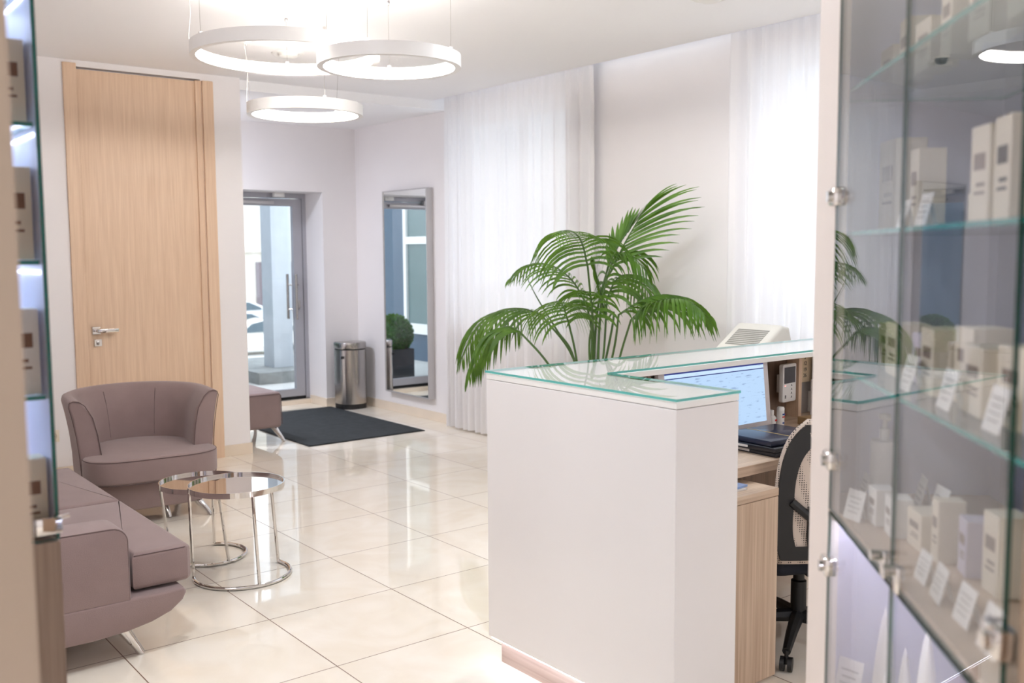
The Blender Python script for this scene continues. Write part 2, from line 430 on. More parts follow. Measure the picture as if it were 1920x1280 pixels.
# ------------------------------------------------------------------ ring pendant lamps
def ring(c, r, zb, h, anchors, power, label, canopy=None):
    t = thing('ring_pendant_lamp', label, 'pendant lamp', (c[0], c[1], zb), 0, None)
    bm = BM(); th = .03; n = 96
    lathe(bm, [(r, 0), (r, h), (r-th, h), (r-th, h-.004), (r-.004, h-.004), (r-.004, .004), (r-th, .004), (r-th, 0)], n, close=True)
    obj('ring_housing', bm, WMETAL, t)
    bm = BM(); lathe(bm, [(r-.010, .0045), (r-.017, h*.45), (r-th+.001, h-.0045), (r-.006, h-.0045), (r-.006, .0045)], n, close=True)
    obj('diffuser', bm, RINGL, t, label='glowing inner diffuser')
    for (ax, ay) in anchors:
        d = Vector((ax-c[0], ay-c[1])); d.normalize(); px, py = d.x*(r-th/2), d.y*(r-th/2)
        bm = BM(); tube(bm, [(ax-c[0], ay-c[1], CZ-zb), (px, py, h)], .0009, 5); obj('suspension_wire', bm, STEEL, t)
        bm = BM(); lathe(bm, [(0, CZ-zb-.045), (.004, CZ-zb-.042), (.008, CZ-zb-.03), (.010, CZ-zb-.024), (.010, CZ-zb), (0, CZ-zb)], 12, c=(ax-c[0], ay-c[1])); obj('ceiling_anchor', bm, CHROME, t)
        bm = BM(); box(bm, px-.008, px+.008, py-.008, py+.008, h, h+.012, bev=.002, seg=1); obj('wire_clip', bm, WMETAL, t)
    d = Vector((power[0]-c[0], power[1]-c[1])); d.normalize(); px, py = d.x*(r-.012), d.y*(r-.012); tx, ty = power[0]-c[0], power[1]-c[1]
    H = CZ-zb; pts = []
    for i in range(13):
        s = i/12; pts.append((tx+(px-tx)*s+.010*sin(s*5), ty+(py-ty)*s+.008*sin(s*6+1), H+(h-H)*s))
    bm = BM(); tube(bm, pts, .0022, 6); obj('power_cable', bm, WPLAST, t)
    if canopy:
        bm = BM(); lathe(bm, [(0, H-.035), (.045, H-.035), (.048, H-.03), (.048, H), (0, H)], 32, c=(tx, ty)); obj('ceiling_canopy', bm, WMETAL, t)
    return t
def around(c, r, a0): return [(c[0]+r*cos(rad(a0+120*k)), c[1]+r*sin(rad(a0+120*k))) for k in range(3)]
c1 = (2.256, 4.724); ring(c1, .472, 2.525, .062, around(c1, .46, 64), (c1[0]-.455, c1[1]+.14), 'largest white ring lamp, high at the left of the three', True)
c2 = (2.538, 4.184); ring(c2, .347, 2.432, .062, around(c2, .335, 59), (c2[0]-.31, c2[1]+.22), 'middle-height white ring lamp overlapping the largest ring', True)
c3 = (2.802, 5.621); ring(c3, .351, 2.385, .066, [(2.515, 5.829), (3.14, 5.80), (2.76, 5.27)], (2.49, 5.80), 'lowest and farthest white ring lamp over the entrance passage', True)

# ceiling vents and dome camera
def vent(x, y, label, r=.105):
    t = thing('ceiling_vent', label, 'vent', (x, y, CZ), 0, None)
    bm = BM(); lathe(bm, [(r, 0), (r, -.006), (r*.86, -.012), (r*.66, -.004), (r*.66, 0)], 48, close=True); obj('outer_ring', bm, WPLAST, t)
    bm = BM(); lathe(bm, [(0, -.030), (r*.4, -.029), (r*.58, -.02), (r*.62, -.006), (r*.6, -.001), (0, -.001)], 48); obj('centre_disc', bm, WPLAST, t)
vent(2.921, 6.091, 'round white ceiling vent seen through the largest ring lamp')
vent(4.10, 6.20, 'round white ceiling vent nearest the far curtain')
vent(4.03, 3.46, 'round white ceiling vent at the top edge of the photo')
t = thing('dome_camera', 'small dark dome camera on the ceiling near the entrance, seen in the cabinet glass', 'security camera', (4.02, 6.02, CZ))
bm = BM(); lathe(bm, [(0, -.012), (.05, -.012), (.055, 0), (0, 0)], 32); obj('mount', bm, WPLAST, t)
bm = BM(); lathe(bm, [(.042, -.012), (.040, -.032), (.028, -.048), (0, -.055)], 32); obj('dome', bm, mat('dark_dome', (38, 52, 70), .08), t)
# added fill downlights, unseen: behind and beside the camera, entrance, over the desk
for k, (x, y) in enumerate(((-1.0, .3), (.9, .0), (-1.0, -1.9), (1.2, -1.9), (3.4, -1.2), (.9, 2.75), (2.35, 8.1), (3.5, 3.3))):
    z = 2.775 if y > 7.2 else CZ
    t = thing('fill_downlight', 'round ceiling downlight added as unseen fill light', 'fill light', (x, y, z), 0, 'added fill downlights outside the frame')
    bm = BM(); lathe(bm, [(.11, 0), (.11, -.008), (.095, -.01), (.092, 0)], 40, close=True); obj('bezel', bm, WMETAL, t)
    bm = BM(); lathe(bm, [(0, -.005), (.093, -.005)], 40); obj('diffuser', bm, FILL_DOWNL if k != 6 else emis('entrance_fill_light', (232, 240, 255), 300), t)

# ------------------------------------------------------------------ door mat, bin, socket, bench
MAT = mat('charcoal_mat_pile', (44, 48, 51), .95, var=.22, vs_=14, bump=1, bs=300)
bm = BM(); prism(bm, [(3.50, 7.09), (4.585, 7.09), (4.575, 8.80), (3.50, 8.80)], 0.001, .009)
m_ = obj('door_mat', bm, MAT, smooth=0); tag(m_, 'charcoal pile door mat on the floor before the entrance', 'mat')
bm = BM(); 
for a in ((3.488, 3.505, 7.078, 8.812), (4.58, 4.59, 7.078, 8.812), (3.505, 4.58, 7.078, 7.092), (3.505, 4.58, 8.798, 8.812)): box(bm, *a, .001, .006)
obj('rubber_border', bm, RUBBER, m_, smooth=0)
t = thing('pedal_bin', 'brushed steel waste bin in the corner beside the wall mirror', 'bin', (4.735, 8.63, 0), rad(-2))
def binpoly(s=1.0):
    s *= .88
    pts = [(-.157, .11), (-.157, -.03)]
    for i in range(1, 8):
        a = i/8*pi; pts.append((-.157*cos(a), -.03-.115*sin(a)**.8))
    pts += [(.157, -.03), (.157, .11)]
    return [(x*s, y*s) for x, y in pts]
bm = BM(); prism(bm, binpoly(.985), 0, .05); obj('foot', bm, BLACK, t)
bm = BM(); prism(bm, binpoly(), .05, .588); obj('body', bm, STEEL, t)
bm = BM(); prism(bm, binpoly(.97), .588, .594); obj('gasket', bm, BLACK, t)
bm = BM(); prism(bm, binpoly(1.01), .594, .665, bev=.012, seg=3); obj('lid', bm, STEEL, t)
bm = BM(); box(bm, -.145, -.115, -.085, -.062, .505, .530, bev=.004); obj('grip_hole', bm, BLACK, t)
t = thing('wall_socket', 'cream wall socket low on the wall left of the tall oak door', 'socket', (1.613, YD, .305))
bm = BM(); box(bm, -.041, .041, -.010, 0, -.041, .041, bev=.004); obj('cover_plate', bm, mat('cream_plastic', (228, 216, 196), .4), t)
bm = BM(); lathe(bm, [(0, 0), (.019, 0), (.022, .004), (.022, .006), (.024, .006), (.024, -.001)], 32)
bmesh.ops.rotate(bm, verts=bm.verts, cent=(0, 0, 0), matrix=Matrix.Rotation(rad(90), 3, 'X')); bmesh.ops.translate(bm, verts=bm.verts, vec=(0, -.008, 0))
obj('socket_well', bm, mat('cream_plastic_deep', (202, 188, 166), .45), t)
bm = BM()
for sx in (-.0095, .0095):
    tube(bm, [(sx, -.0155, 0), (sx, -.006, 0)], .0028, 10)
obj('pin_hole', bm, BLACK, t)
t = thing('upholstered_bench', 'mauve upholstered bench end behind the pillar at the entrance', 'bench', (0, 0, 0))
bm = BM(); box(bm, 2.35, 3.425, 7.42, 8.02, .12, .415, bev=.03, seg=4); obj('seat', bm, FAB, t)
bm = BM(); tube(bm, [(2.38, 7.417, .40), (3.40, 7.417, .40), (3.415, 7.417, .385), (3.422, 7.417, .15)], .003, 6); obj('piping', bm, FABD, t)
for (x, y, sx, sy) in ((3.38, 7.50, .06, -.07), (2.42, 7.50, -.06, -.07), (3.38, 7.94, .05, .04), (2.42, 7.94, -.05, .04)):
    bm = BM(); tube(bm, [(x, y, .125), (x+sx*.35, y+sy*.35, .08), (x+sx*.8, y+sy*.8, .03), (x+sx, y+sy, 0)], .02, 14, rs=[.026, .021, .015, .014]); obj('leg', bm, CHROME, t)

# ------------------------------------------------------------------ sofa
t = thing('sofa', 'mauve two-seat sofa with chrome legs at the left edge', 'sofa', (0, 0, 0))
bm = BM(); prism(bm, [(.40, .115), (.95, .112), (1.07, .120), (1.16, .136), (1.235, .162), (1.283, .198), (1.298, .228), (1.288, .246), (.40, .246)], 3.72, 5.62, 'y', bev=.012, seg=3); obj('base', bm, FAB, t)
c = [(.62, 3.915), (1.108, 3.915), (1.108, 3.765), (1.32, 3.765), (1.335, 3.78), (1.335, 4.645), (1.325, 4.655), (.62, 4.655)]
bm = BM(); prism(bm, c, .256, .402, bev=.022, seg=4); obj('seat_cushion', bm, FAB, t)
c = [(x, 9.335-y) for x, y in c][::-1]
bm = BM(); prism(bm, c, .256, .402, bev=.022, seg=4); obj('seat_cushion', bm, FAB, t)
def armprof():
    out = [(.42, .236), (1.088, .236), (1.088, .47)]
    for i in range(1, 7):
        a = rad(90*i/6); out.append((1.088-.06*(1-cos(a)), .47+.055*sin(a)))
    out += [(.42, .532)]
    return out
for y0 in (3.722, 5.44):
    bm = BM(); prism(bm, armprof(), y0, y0+.175, 'y', bev=.010, seg=3); a_ = obj('armrest', bm, FAB, t)
    yy = y0 if y0 < 4 else y0+.175
    bm = BM(); tube(bm, [(x, yy+.003, z) for x, z in [(x-.006 if x > 1 else x, z-.003 if z > .3 else z+.004) for x, z in armprof()[:]]], .0028, 6); obj('piping', bm, FABD, a_)
bm = BM(); prism(bm, [(.26, .14), (.62, .24), (.58, .76), (.50, .80), (.34, .80), (.28, .74)], 3.74, 5.60, 'y', bev=.03, seg=4); obj('backrest', bm, FAB, t)
bm = BM(); pts = [(1.115, 3.768, .392), (1.31, 3.768, .392), (1.328, 3.785, .392), (1.331, 4.64, .392)]; tube(bm, pts, .002, 6); obj('piping', bm, FABD, t)
for (x, y, sx, sy) in ((1.06, 3.80, .075, -.01), (.5, 3.80, -.06, -.03), (1.06, 5.54, .075, .03), (.5, 5.54, -.06, .03)):
    bm = BM(); tube(bm, [(x, y, .13), (x+sx*.35, y+sy*.35, .085), (x+sx*.8, y+sy*.8, .03), (x+sx, y+sy, 0)], .02, 16, rs=[.030, .022, .016, .015]); obj('leg', bm, CHROME, t)

# ------------------------------------------------------------------ tub armchair
t = thing('tub_armchair', 'mauve tub armchair with curved back before the oak door', 'armchair', (1.825, 5.92, 0), rad(-4))
def upath():
    P = []
    for i in range(7): P.append((-.365, -.17+.035*i, -1, 0))
    for i in range(1, 30):
        a = pi-pi*i/30; cx, cy = .365*cos(a), .04+.345*sin(a)
        nx, ny = cos(a), sin(a)*.365/.345; l = math.hypot(nx, ny); P.append((cx, cy, nx/l, ny/l))
    for i in range(7): P.append((.365, .04-.035*i, 1, 0))
    return P
P = upath(); bm = BM(); rows = []
nP = len(P)
for i, (x, y, nx, ny) in enumerate(P):
    u = i/(nP-1); e = min(u, 1-u)          # distance from the wing tip
    top = .725+.012*sin(pi*u)
    tk = .085+.02*math.exp(-(e/.10)**2)
    fl = .055+.02*math.exp(-(e/.12)**2)*0
    # wing fronts sweep back slightly toward the top
    sec = [(0.0, .13), (.004, .25), (.010, .40), (.022, .52), (.038, .62), (fl, top-.03), (fl-.006, top-.008), (fl-.025, top), (fl-.055, top-.006), (fl-.075, top-.03), (.028-tk, .62), (.010-tk, .52), (-.002-tk, .42), (-.004-tk, .36), (-.004-tk, .25), (-.02-tk, .13)]
    fw = math.exp(-(e/.05)**2)
    row = []
    for (o_, z) in sec:
        yy = y+ny*(o_-.0)
        if e < .16: yy += (z-.42)*.10*fw*(-1 if z < .42 else -1.0)*-1*.6
        row.append(bm.verts.new((x+nx*o_, yy, z)))
    rows.append(row)
m2 = len(rows[0])
for a, b in zip(rows, rows[1:]):
    for k in range(m2): bm.faces.new((a[k], a[(k+1) % m2], b[(k+1) % m2], b[k]))
caps = [bm.faces.new(rows[0][::-1]), bm.faces.new(rows[-1])]
bmesh.ops.recalc_face_normals(bm, faces=bm.faces)
ce = list({e for f in caps for e in f.edges})
bmesh.ops.bevel(bm, geom=ce, offset=.012, segments=3, profile=.6, affect='EDGES')
sh = obj('backrest', bm, FAB, t, smooth=60)
for sx in (-1, 1):
    bm = BM(); pts = []
    row = 0 if sx < 0 else -1
    x, y, nx, ny = P[row]; 
    for (o_, z) in [(.004, .25), (.012, .40), (.024, .52), (.040, .62), (.056, .69), (.050, .712), (.030, .72), (0, .715), (-.03, .69), (-.068, .62), (-.09, .52), (-.102, .42), (-.104, .40)]:
        pts.append((x+nx*o_, y-.004+(z-.42)*.06, z+.0))
    tube(bm, pts, .0022, 5)
    obj('piping', bm, FABD, sh)
for k in (17, 26):
    x, y, nx, ny = P[k]; tk = .085; bm = BM()
    tube(bm, [(x+nx*(o_+.001), y+ny*(o_+.001), z) for o_, z in [(-.032, .70), (.028-tk, .62), (.010-tk, .52), (-.002-tk, .42)]], .0018, 5)
    obj('seam', bm, FABD, sh)
def seatpoly(s=1, f=0):
    pts = []
    for i in range(25):     # front bulge
        a = pi+pi*i/24; cx = .372*math.copysign(abs(cos(a))**.55, cos(a)); cy = -.20+(.215+f)*math.copysign(abs(sin(a))**.8, sin(a))
        pts.append((cx*s, cy))
    for i in range(1, 16):
        a = pi*i/16; pts.append((.285*cos(a)*s, .05+.25*sin(a)))
    return pts
bm = BM(); prism(bm, seatpoly(), .262, .402, bev=.02, seg=4)
for v in bm.verts:
    if v.co.z > .39: v.co.z += .018*max(0, 1-(v.co.x/.37)**2-((v.co.y+.05)/.4)**2)
obj('seat_cushion', bm, FAB, t, smooth=60)
bm = BM(); pl = seatpoly(); tube(bm, [(x*.992, y*.992-.002, .394) for x, y in pl[:25]], .0022, 5); obj('piping', bm, FABD, t); bm = BM(); tube(bm, [(x*.985, y*.985, .262) for x, y in pl[:25]], .003, 5); obj('piping', bm, FABD, t)
bm = BM(); prism(bm, [(x*.93, y*.93+.03) for x, y in seatpoly()], .095, .262, bev=.015, seg=3)
for v in bm.verts:
    if v.co.z < .12: v.co.x *= .93; v.co.y *= .93
obj('base', bm, FAB, t, smooth=60)
for (x, y, sx, sy) in ((.235, -.23, .07, -.075), (-.235, -.23, -.05, -.06), (.24, .22, .05, .05), (-.24, .22, -.05, .05), (.06, -.17, .03, -.05)):
    bm = BM(); tube(bm, [(x, y, .11), (x+sx*.35, y+sy*.35, .075), (x+sx*.8, y+sy*.8, .03), (x+sx, y+sy, 0)], .02, 16, rs=[.026, .021, .016, .014]); obj('leg', bm, CHROME, t)

# ------------------------------------------------------------------ nesting side tables
def sidetable(c, r, zt, bc, br, legs, gap, label):
    t = thing('side_table', label, 'table', (c[0], c[1], 0))
    bm = BM(); lathe(bm, [(r, zt-.026), (r, zt), (r-.004, zt), (r-.004, zt-.010), (r-.004, zt-.026)], 72, close=True); obj('rim', bm, CHROME, t)
    bm = BM(); lathe(bm, [(0, zt-.012), (r-.0045, zt-.012), (r-.0045, zt-.02), (0, zt-.02)], 72); obj('mirrored_top', bm, SMOKED, t)
    dx, dy = bc[0]-c[0], bc[1]-c[1]
    g0, g1 = gap; n = 60; pts = [(dx+br*cos(rad(g1+(360-(g1-g0))*i/n)), dy+br*sin(rad(g1+(360-(g1-g0))*i/n)), .009) for i in range(n+1)]
    bm = BM(); tube(bm, pts, .009, 10); obj('base_ring', bm, CHROME, t)
    for at, ab in legs:
        bm = BM(); tube(bm, [((r-.008)*cos(rad(at)), (r-.008)*sin(rad(at)), zt-.024), (dx+br*cos(rad(ab)), dy+br*sin(rad(ab)), .012)], .0078, 10); obj('leg', bm, CHROME, t)
# view direction is about 22 degrees east of north here
sidetable((1.80, 4.43), .224, .455, (1.815, 4.425), .224, [(158, 158), (-93, -93), (19, 17)], (17, 158), 'chrome side table with mirrored top, the nearer and taller of the pair')
sidetable((1.735, 4.70), .205, .428, (1.80, 4.82), .185, [(158, 158), (56, 60), (-89, -80)], (60, 150), 'chrome side table with mirrored top, tucked behind the taller one')

# ------------------------------------------------------------------ reception desk
dx0, dx1, dy0, dy1, xe = 2.14, 2.425, 1.945, 2.88, 4.45
t = thing('reception_desk', 'white L-shaped reception desk with glass-covered counter', 'desk', (0, 0, 0))
bm = BM(); box(bm, dx0, dx1, dy0, dy1, .10, 1.074, bev=.0015, seg=1); box(bm, dx1, xe, dy1-.045, dy1, .10, 1.074)
obj('body_panel', bm, WHITE, t, smooth=0)
bm = BM(); prism(bm, [(dx0, dy0), (dx1, dy0), (dx1, 2.545), (xe, 2.545), (xe, dy1), (dx0, dy1)], 1.076, 1.097, bev=.001, seg=1); obj('counter_slab', bm, mat('white_counter_laminate', (249, 246, 242), .4, var=.005), t, smooth=0)
bm = BM(); g = .004; prism(bm, [(dx0-g, dy0-g), (dx1+g, dy0-g), (dx1+g, 2.545-g), (xe, 2.545-g), (xe, dy1+g), (dx0-g, dy1+g)], 1.099, 1.107, mi=0)
for f in bm.faces:
    if abs(f.normal.z) < .5: f.material_index = 1
    elif f.normal.z < 0: f.material_index = 2
obj('glass_top', bm, [TOPG, EDGEL, FILM], t, smooth=0)
bm = BM(); box(bm, dx0+.035, dx1-.035, dy0+.04, dy1-.035, 0, .085); box(bm, dx1, xe-.03, dy1-.04, dy1-.035, 0, .085); obj('plinth', bm, PLINTHW, t, smooth=0, label='oak plinth')
bm = BM(); box(bm, dx0+.006, dx0+.020, dy0+.03, dy1-.012, .094, .099); obj('led_strip', bm, LED, t, smooth=0, label='glowing white light strip')
bm = BM(); box(bm, dx1+.001, 3.86, dy1-.062, dy1-.046, .09, 1.074); box(bm, 2.70, 2.715, 2.60, dy1-.062, .76, 1.074); obj('back_lining', bm, wood('shaded_oak', (116, 96, 82), (146, 122, 104), 1, 'Z'), t, smooth=0, label='brown wood lining with shade put into its colour')  # shade behind the counter is put into the darker wood colour
bm = BM(); box(bm, 3.862, 3.885, dy1-.13, dy1-.046, .76, 1.074); obj('divider', bm, OAK, t, smooth=0)
bm = BM(); box(bm, dx1+.001, xe, 2.235, dy1-.064, .722, .76, bev=.001, seg=1); obj('worktop', bm, OAKH, t, smooth=0, label='light oak worktop')
bm = BM(); box(bm, xe-.04, xe, 2.30, dy1-.05, 0, .72); obj('end_panel', bm, OAKX, t, smooth=0)
t = thing('pedestal_cabinet', 'oak pedestal cabinet under the worktop beside the office chair', 'cabinet', (0, 0, 0))
bm = BM(); box(bm, dx1+.004, 2.862, 2.112, 2.70, .672, .700, bev=.001, seg=1); obj('top_board', bm, OAKH, t, smooth=0)
bm = BM(); box(bm, dx1+.006, 2.858, 2.13, 2.70, .0, .671); obj('carcass', bm, OAKX, t, smooth=0)
bm = BM(); box(bm, dx1+.006, 2.860, 2.112, 2.129, .012, .670, bev=.001, seg=1); obj('front_panel', bm, OAKX, t, smooth=0)

# monitor
t = thing('computer_monitor', 'white all-in-one computer with a lit blue and white list on screen', 'computer', (3.075, 2.56, .76), rad(0))
bm = BM(); box(bm, -.335, .335, 0, .022, .045, .325, bev=.004); 
def tiltv(bm):
    for v in bm.verts: v.co.y += (v.co.z-.045)*.10
    return bm
obj('screen_housing', tiltv(bm), mat('silver_white_plastic', (214, 206, 206), .35), t)
SCR = None
def screenmat():
    m, nt, p = newmat('lit_list_screen')
    tc = N(nt, 'ShaderNodeTexCoord'); sp = N(nt, 'ShaderNodeSeparateXYZ'); nt.links.new(tc.outputs['Object'], sp.inputs[0])
    z = sp.outputs[2]
    rp = N(nt, 'ShaderNodeValToRGB'); rp.color_ramp.interpolation = 'CONSTANT'
    mr = N(nt, 'ShaderNodeMapRange'); mr.inputs[1].default_value = .065; mr.inputs[2].default_value = .308; nt.links.new(z, mr.inputs[0])
    e = rp.color_ramp.elements; base = lin((178, 208, 240))
    e[0].position = 0; e[0].color = base; e[1].position = .975; e[1].color = lin((20, 40, 120))
    for pos, c in ((.90, (20, 36, 110)), (.915, (196, 222, 250))):
        q = e.new(pos); q.color = lin(c)
    nt.links.new(mr.outputs[0], rp.inputs[0])
    # faint table rows
    wv = N(nt, 'ShaderNodeTexWave', bands_direction='Z'); wv.inputs['Scale'].default_value = 28; nt.links.new(tc.outputs['Object'], wv.inputs[0])
    mp = N(nt, 'ShaderNodeMapping'); mp.inputs['Scale'].default_value = (16, 1, 70); nt.links.new(tc.outputs['Object'], mp.inputs[0])
    nz = N(nt, 'ShaderNodeTexNoise'); nz.inputs['Scale'].default_value = 1.4; nz.inputs['Detail'].default_value = 3; nt.links.new(mp.outputs[0], nz.inputs['Vector'])
    gt = N(nt, 'ShaderNodeMapRange'); gt.inputs[1].default_value = .56; gt.inputs[2].default_value = .66; nt.links.new(nz.outputs[0], gt.inputs[0])
    mu = N(nt, 'ShaderNodeMath', operation='MULTIPLY'); nt.links.new(gt.outputs[0], mu.inputs[0]); nt.links.new(wv.outputs['Fac'], mu.inputs[1])
    mu2 = N(nt, 'ShaderNodeMath', operation='MULTIPLY'); nt.links.new(mu.outputs[0], mu2.inputs[0]); mu2.inputs[1].default_value = .55
    mx = N(nt, 'ShaderNodeMix', data_type='RGBA'); nt.links.new(mu2.outputs[0], mx.inputs[0]); nt.links.new(rp.outputs[0], mx.inputs[6]); mx.inputs[7].default_value = lin((60, 90, 140))
    nt.links.new(mx.outputs[2], p.inputs['Emission Color']); p.inputs['Emission Strength'].default_value = .52
    p.inputs['Base Color'].default_value = (.02, .02, .03, 1); p.inputs['Roughness'].default_value = .3
    return m
bm = BM(); box(bm, -.302, .302, -.0015, .002, .065, .308); obj('screen', tiltv(bm), screenmat(), t, smooth=0, label='lit screen with a blue title bar')
bm = BM(); box(bm, -.335, .335, .01, .08, .002, .046, bev=.005); obj('stand_foot', bm, ALUL, t)
bm = BM(); lathe(bm, [(0, 0), (.004, 0), (.004, .002), (0, .002)], 16); bmesh.ops.rotate(bm, verts=bm.verts, cent=(0, 0, 0), matrix=Matrix.Rotation(rad(90), 3, 'X')); bmesh.ops.translate(bm, verts=bm.verts, vec=(-.06, .026, .316)); obj('webcam', bm, BLACK, t)
def text_mesh(name, body, size, m, parent, loc, rot, ext=.0004):
    cu = bpy.data.curves.new(name, 'FONT'); cu.body = body; cu.size = size; cu.extrude = ext; cu.align_x = 'CENTER'; cu.align_y = 'CENTER'
    tmp = bpy.data.objects.new(name, cu); COL.objects.link(tmp)
    dg = bpy.context.evaluated_depsgraph_get(); me = bpy.data.meshes.new_from_object(tmp.evaluated_get(dg))
    bpy.data.objects.remove(tmp); me.materials.clear(); me.materials.append(m)
    o = bpy.data.objects.new(name, me); COL.objects.link(o); o.parent = parent; o.location = loc; o.rotation_euler = rot
    return o
PALEINK = mat('pale_grey_print', (186, 182, 178), .6); INK = mat('dark_ink', (60, 56, 56), .6)
# folders
NAVY = mat('navy_folder', (30, 38, 62), .35, coat=.3)
NAVYD = mat('dark_navy_folder', (20, 22, 32), .35, coat=.3)
for k, (cx, cy, z, w, d_, h, rz, mm, lab) in enumerate(((3.19, 2.375, .761, .31, .26, .018, -2, NAVYD, 'bottom dark folder of the stack before the computer'), (3.18, 2.38, .780, .32, .26, .018, 1, NAVYD, 'middle dark folder with a taped white label'), (3.195, 2.39, .799, .32, .25, .022, -3, NAVY, 'top navy folder with a thin gold line'))):
    t = thing('folder', lab, 'folder', (cx, cy, z), rad(rz), 'folders on the worktop')
    bm = BM(); box(bm, -w/2, w/2, -d_/2, d_/2, 0, h, bev=.004, seg=2); obj('cover', bm, mm, t)
    bm = BM(); box(bm, -w/2-.0008, -w/2+.001, d_/2-.10+.03*k*(k != 1)-.03, d_/2-.045+.02*(k != 1)-.03, .005, h-.004); obj('label_sticker', bm, mat('paper_white_%d' % k, (228, 224, 220), .7), t, smooth=0)
    if k == 2:
        bm = BM(); box(bm, -.02, -.015, -d_/2+.003, d_/2-.003, h-.0002, h+.0006); obj('gold_line', bm, mat('gold', (206, 178, 110), .4), t, smooth=0)
t = thing('magazine', 'blue-covered magazine lying on top of the pile on the oak pedestal', 'magazine', (2.66, 2.30, .706), rad(4), 'magazines on the pedestal')
bm = BM(); box(bm, -.10, .10, -.13, .13, 0, .007); obj('pages', bm, mat('cover_blue', (140, 168, 214), .3), t, smooth=0)
t = thing('magazine', 'pale magazine at the bottom of the pile on the oak pedestal', 'magazine', (2.65, 2.295, .7), rad(-2), 'magazines on the pedestal')
bm = BM(); box(bm, -.10, .10, -.13, .13, 0, .0055); obj('pages', bm, mat('pages_cream', (222, 214, 206), .5), t, smooth=0)
# bottles
RED = mat('red_print', (196, 60, 56), .5); BLUE = mat('blue_print', (50, 84, 160), .5)
t = thing('spray_bottle', 'small white capped bottle on the worktop, left of the white tube', 'bottle', (3.515, 2.64, .76)); t.scale = (1, 1, .84)
bm = BM(); lathe(bm, [(0, 0), (.018, 0), (.02, .004), (.02, .062), (.014, .072), (.010, .074), (0, .074)], 24); obj('bottle_body', bm, WPLAST, t)
bm = BM(); lathe(bm, [(0, .074), (.010, .074), (.010, .098), (.0085, .102), (0, .102)], 24); obj('cap', bm, WPLAST, t)
bm = BM(); box(bm, -.002, .012, -.0212, -.0195, .045, .055); obj('red_mark', bm, RED, t, smooth=0)
t = thing('white_tube', 'white cylindrical bottle with red and blue print on the worktop', 'bottle', (3.545, 2.615, .76)); t.scale = (1, 1, .79)
bm = BM(); lathe(bm, [(0, 0), (.0155, 0), (.0165, .003), (.0165, .105), (0, .105)], 24); obj('bottle_body', bm, WPLAST, t)
bm = BM(); lathe(bm, [(0, .1055), (.0165, .1055), (.0165, .118), (.013, .126), (0, .127)], 24); obj('cap', bm, WPLAST, t)
bm = BM(); box(bm, -.007, .008, -.0175, -.0155, .082, .090); obj('blue_mark', bm, BLUE, t, smooth=0); bm = BM(); box(bm, -.006, .004, -.0175, -.0155, .034, .042); obj('blue_mark', bm, BLUE, t, smooth=0)
bm = BM(); box(bm, -.008, .007, -.0175, -.0155, .068, .075); box(bm, .008, .013, -.0165, -.0125, .082, .088); obj('red_mark', bm, RED, t, smooth=0)
# intercom
t = thing('intercom_handset', 'white wall intercom with dark screen above the small bottles', 'intercom', (3.785, 2.745, .843), rad(6)); t.scale = (.95, 1, .83)
bm = BM(); prism(bm, rrect(-.062, .062, 0, .212, .012), 0, .022, 'y', bev=.003); obj('housing', bm, WPLAST, t)
bm = BM(); box(bm, -.05, .05, -.0015, .002, .105, .195); obj('screen', bm, mat('intercom_screen', (50, 46, 48), .2), t, smooth=0)
bm = BM(); lathe(bm, [(0, 0), (.0035, 0), (0, .001)], 12); bmesh.ops.rotate(bm, verts=bm.verts, cent=(0, 0, 0), matrix=Matrix.Rotation(rad(90), 3, 'X')); bmesh.ops.translate(bm, verts=bm.verts, vec=(-.04, -.0005, .092)); obj('status_light', bm, emis('red_led', (255, 90, 80), 1.5), t)
bm = BM()
for z in (.088, .066, .044, .022):
    box(bm, .012, .024, -.001, .001, z, z+.0025); box(bm, .016, .020, -.001, .001, z+.0025, z+.009)
box(bm, -.042, -.039, -.001, .001, .022, .04); box(bm, -.036, -.033, -.001, .001, .022, .04)
obj('key_marks', bm, INK, t, smooth=0)
bm = BM(); box(bm, -.03, .03, .02, .05, .05, .15); obj('bracket', bm, WPLAST, t)
# white notice board with calendar, box organiser and other small items at the back of the worktop
t = thing('wall_calendar', 'cream paper calendar with dark numerals on the desk lining', 'calendar', (4.06, 2.81, .93))
bm = BM(); box(bm, -.09, .16, 0, .004, -.02, .14); obj('sheet', bm, mat('calendar_cream', (222, 200, 168), .7), t, smooth=0)
for tx, zz, xx in (('5', .10, -.068), ('12', .07, -.068), ('19', .04, -.068), ('26', .012, -.068), ('2', .118, -.025)):
    text_mesh('numeral', tx, .026, INK, t, (xx, -.001, zz), (rad(90), 0, 0))
t = thing('picture_card', 'framed dark blue and green card before the calendar', 'card', (4.11, 2.78, .76))
bm = BM(); box(bm, -.085, .12, 0, .006, .10, .275); obj('card_frame', bm, mat('card_frame_grey', (140, 138, 128), .5), t, smooth=0)
bm = BM(); box(bm, -.075, .11, -.002, 0, .11, .265); obj('card_print', bm, mat('card_navy', (24, 48, 82), .4), t, smooth=0)
bm = BM(); box(bm, -.065, -.03, -.0035, -.0018, .11, .235); box(bm, -.025, .0, -.0035, -.0018, .11, .22); obj('green_stripe', bm, mat('card_green', (98, 130, 56), .4), t, smooth=0)
bm = BM(); box(bm, -.06, .06, .0, .05, 0, .10); obj('card_stand', bm, WPLAST, t, smooth=0)
t = thing('paper_box', 'white paper box with a black ring mark beside the intercom', 'box', (4.02, 2.70, .76))
bm = BM(); box(bm, -.05, .16, 0, .06, 0, .17); obj('box_body', bm, mat('box_white', (220, 214, 210), .6), t, smooth=0)
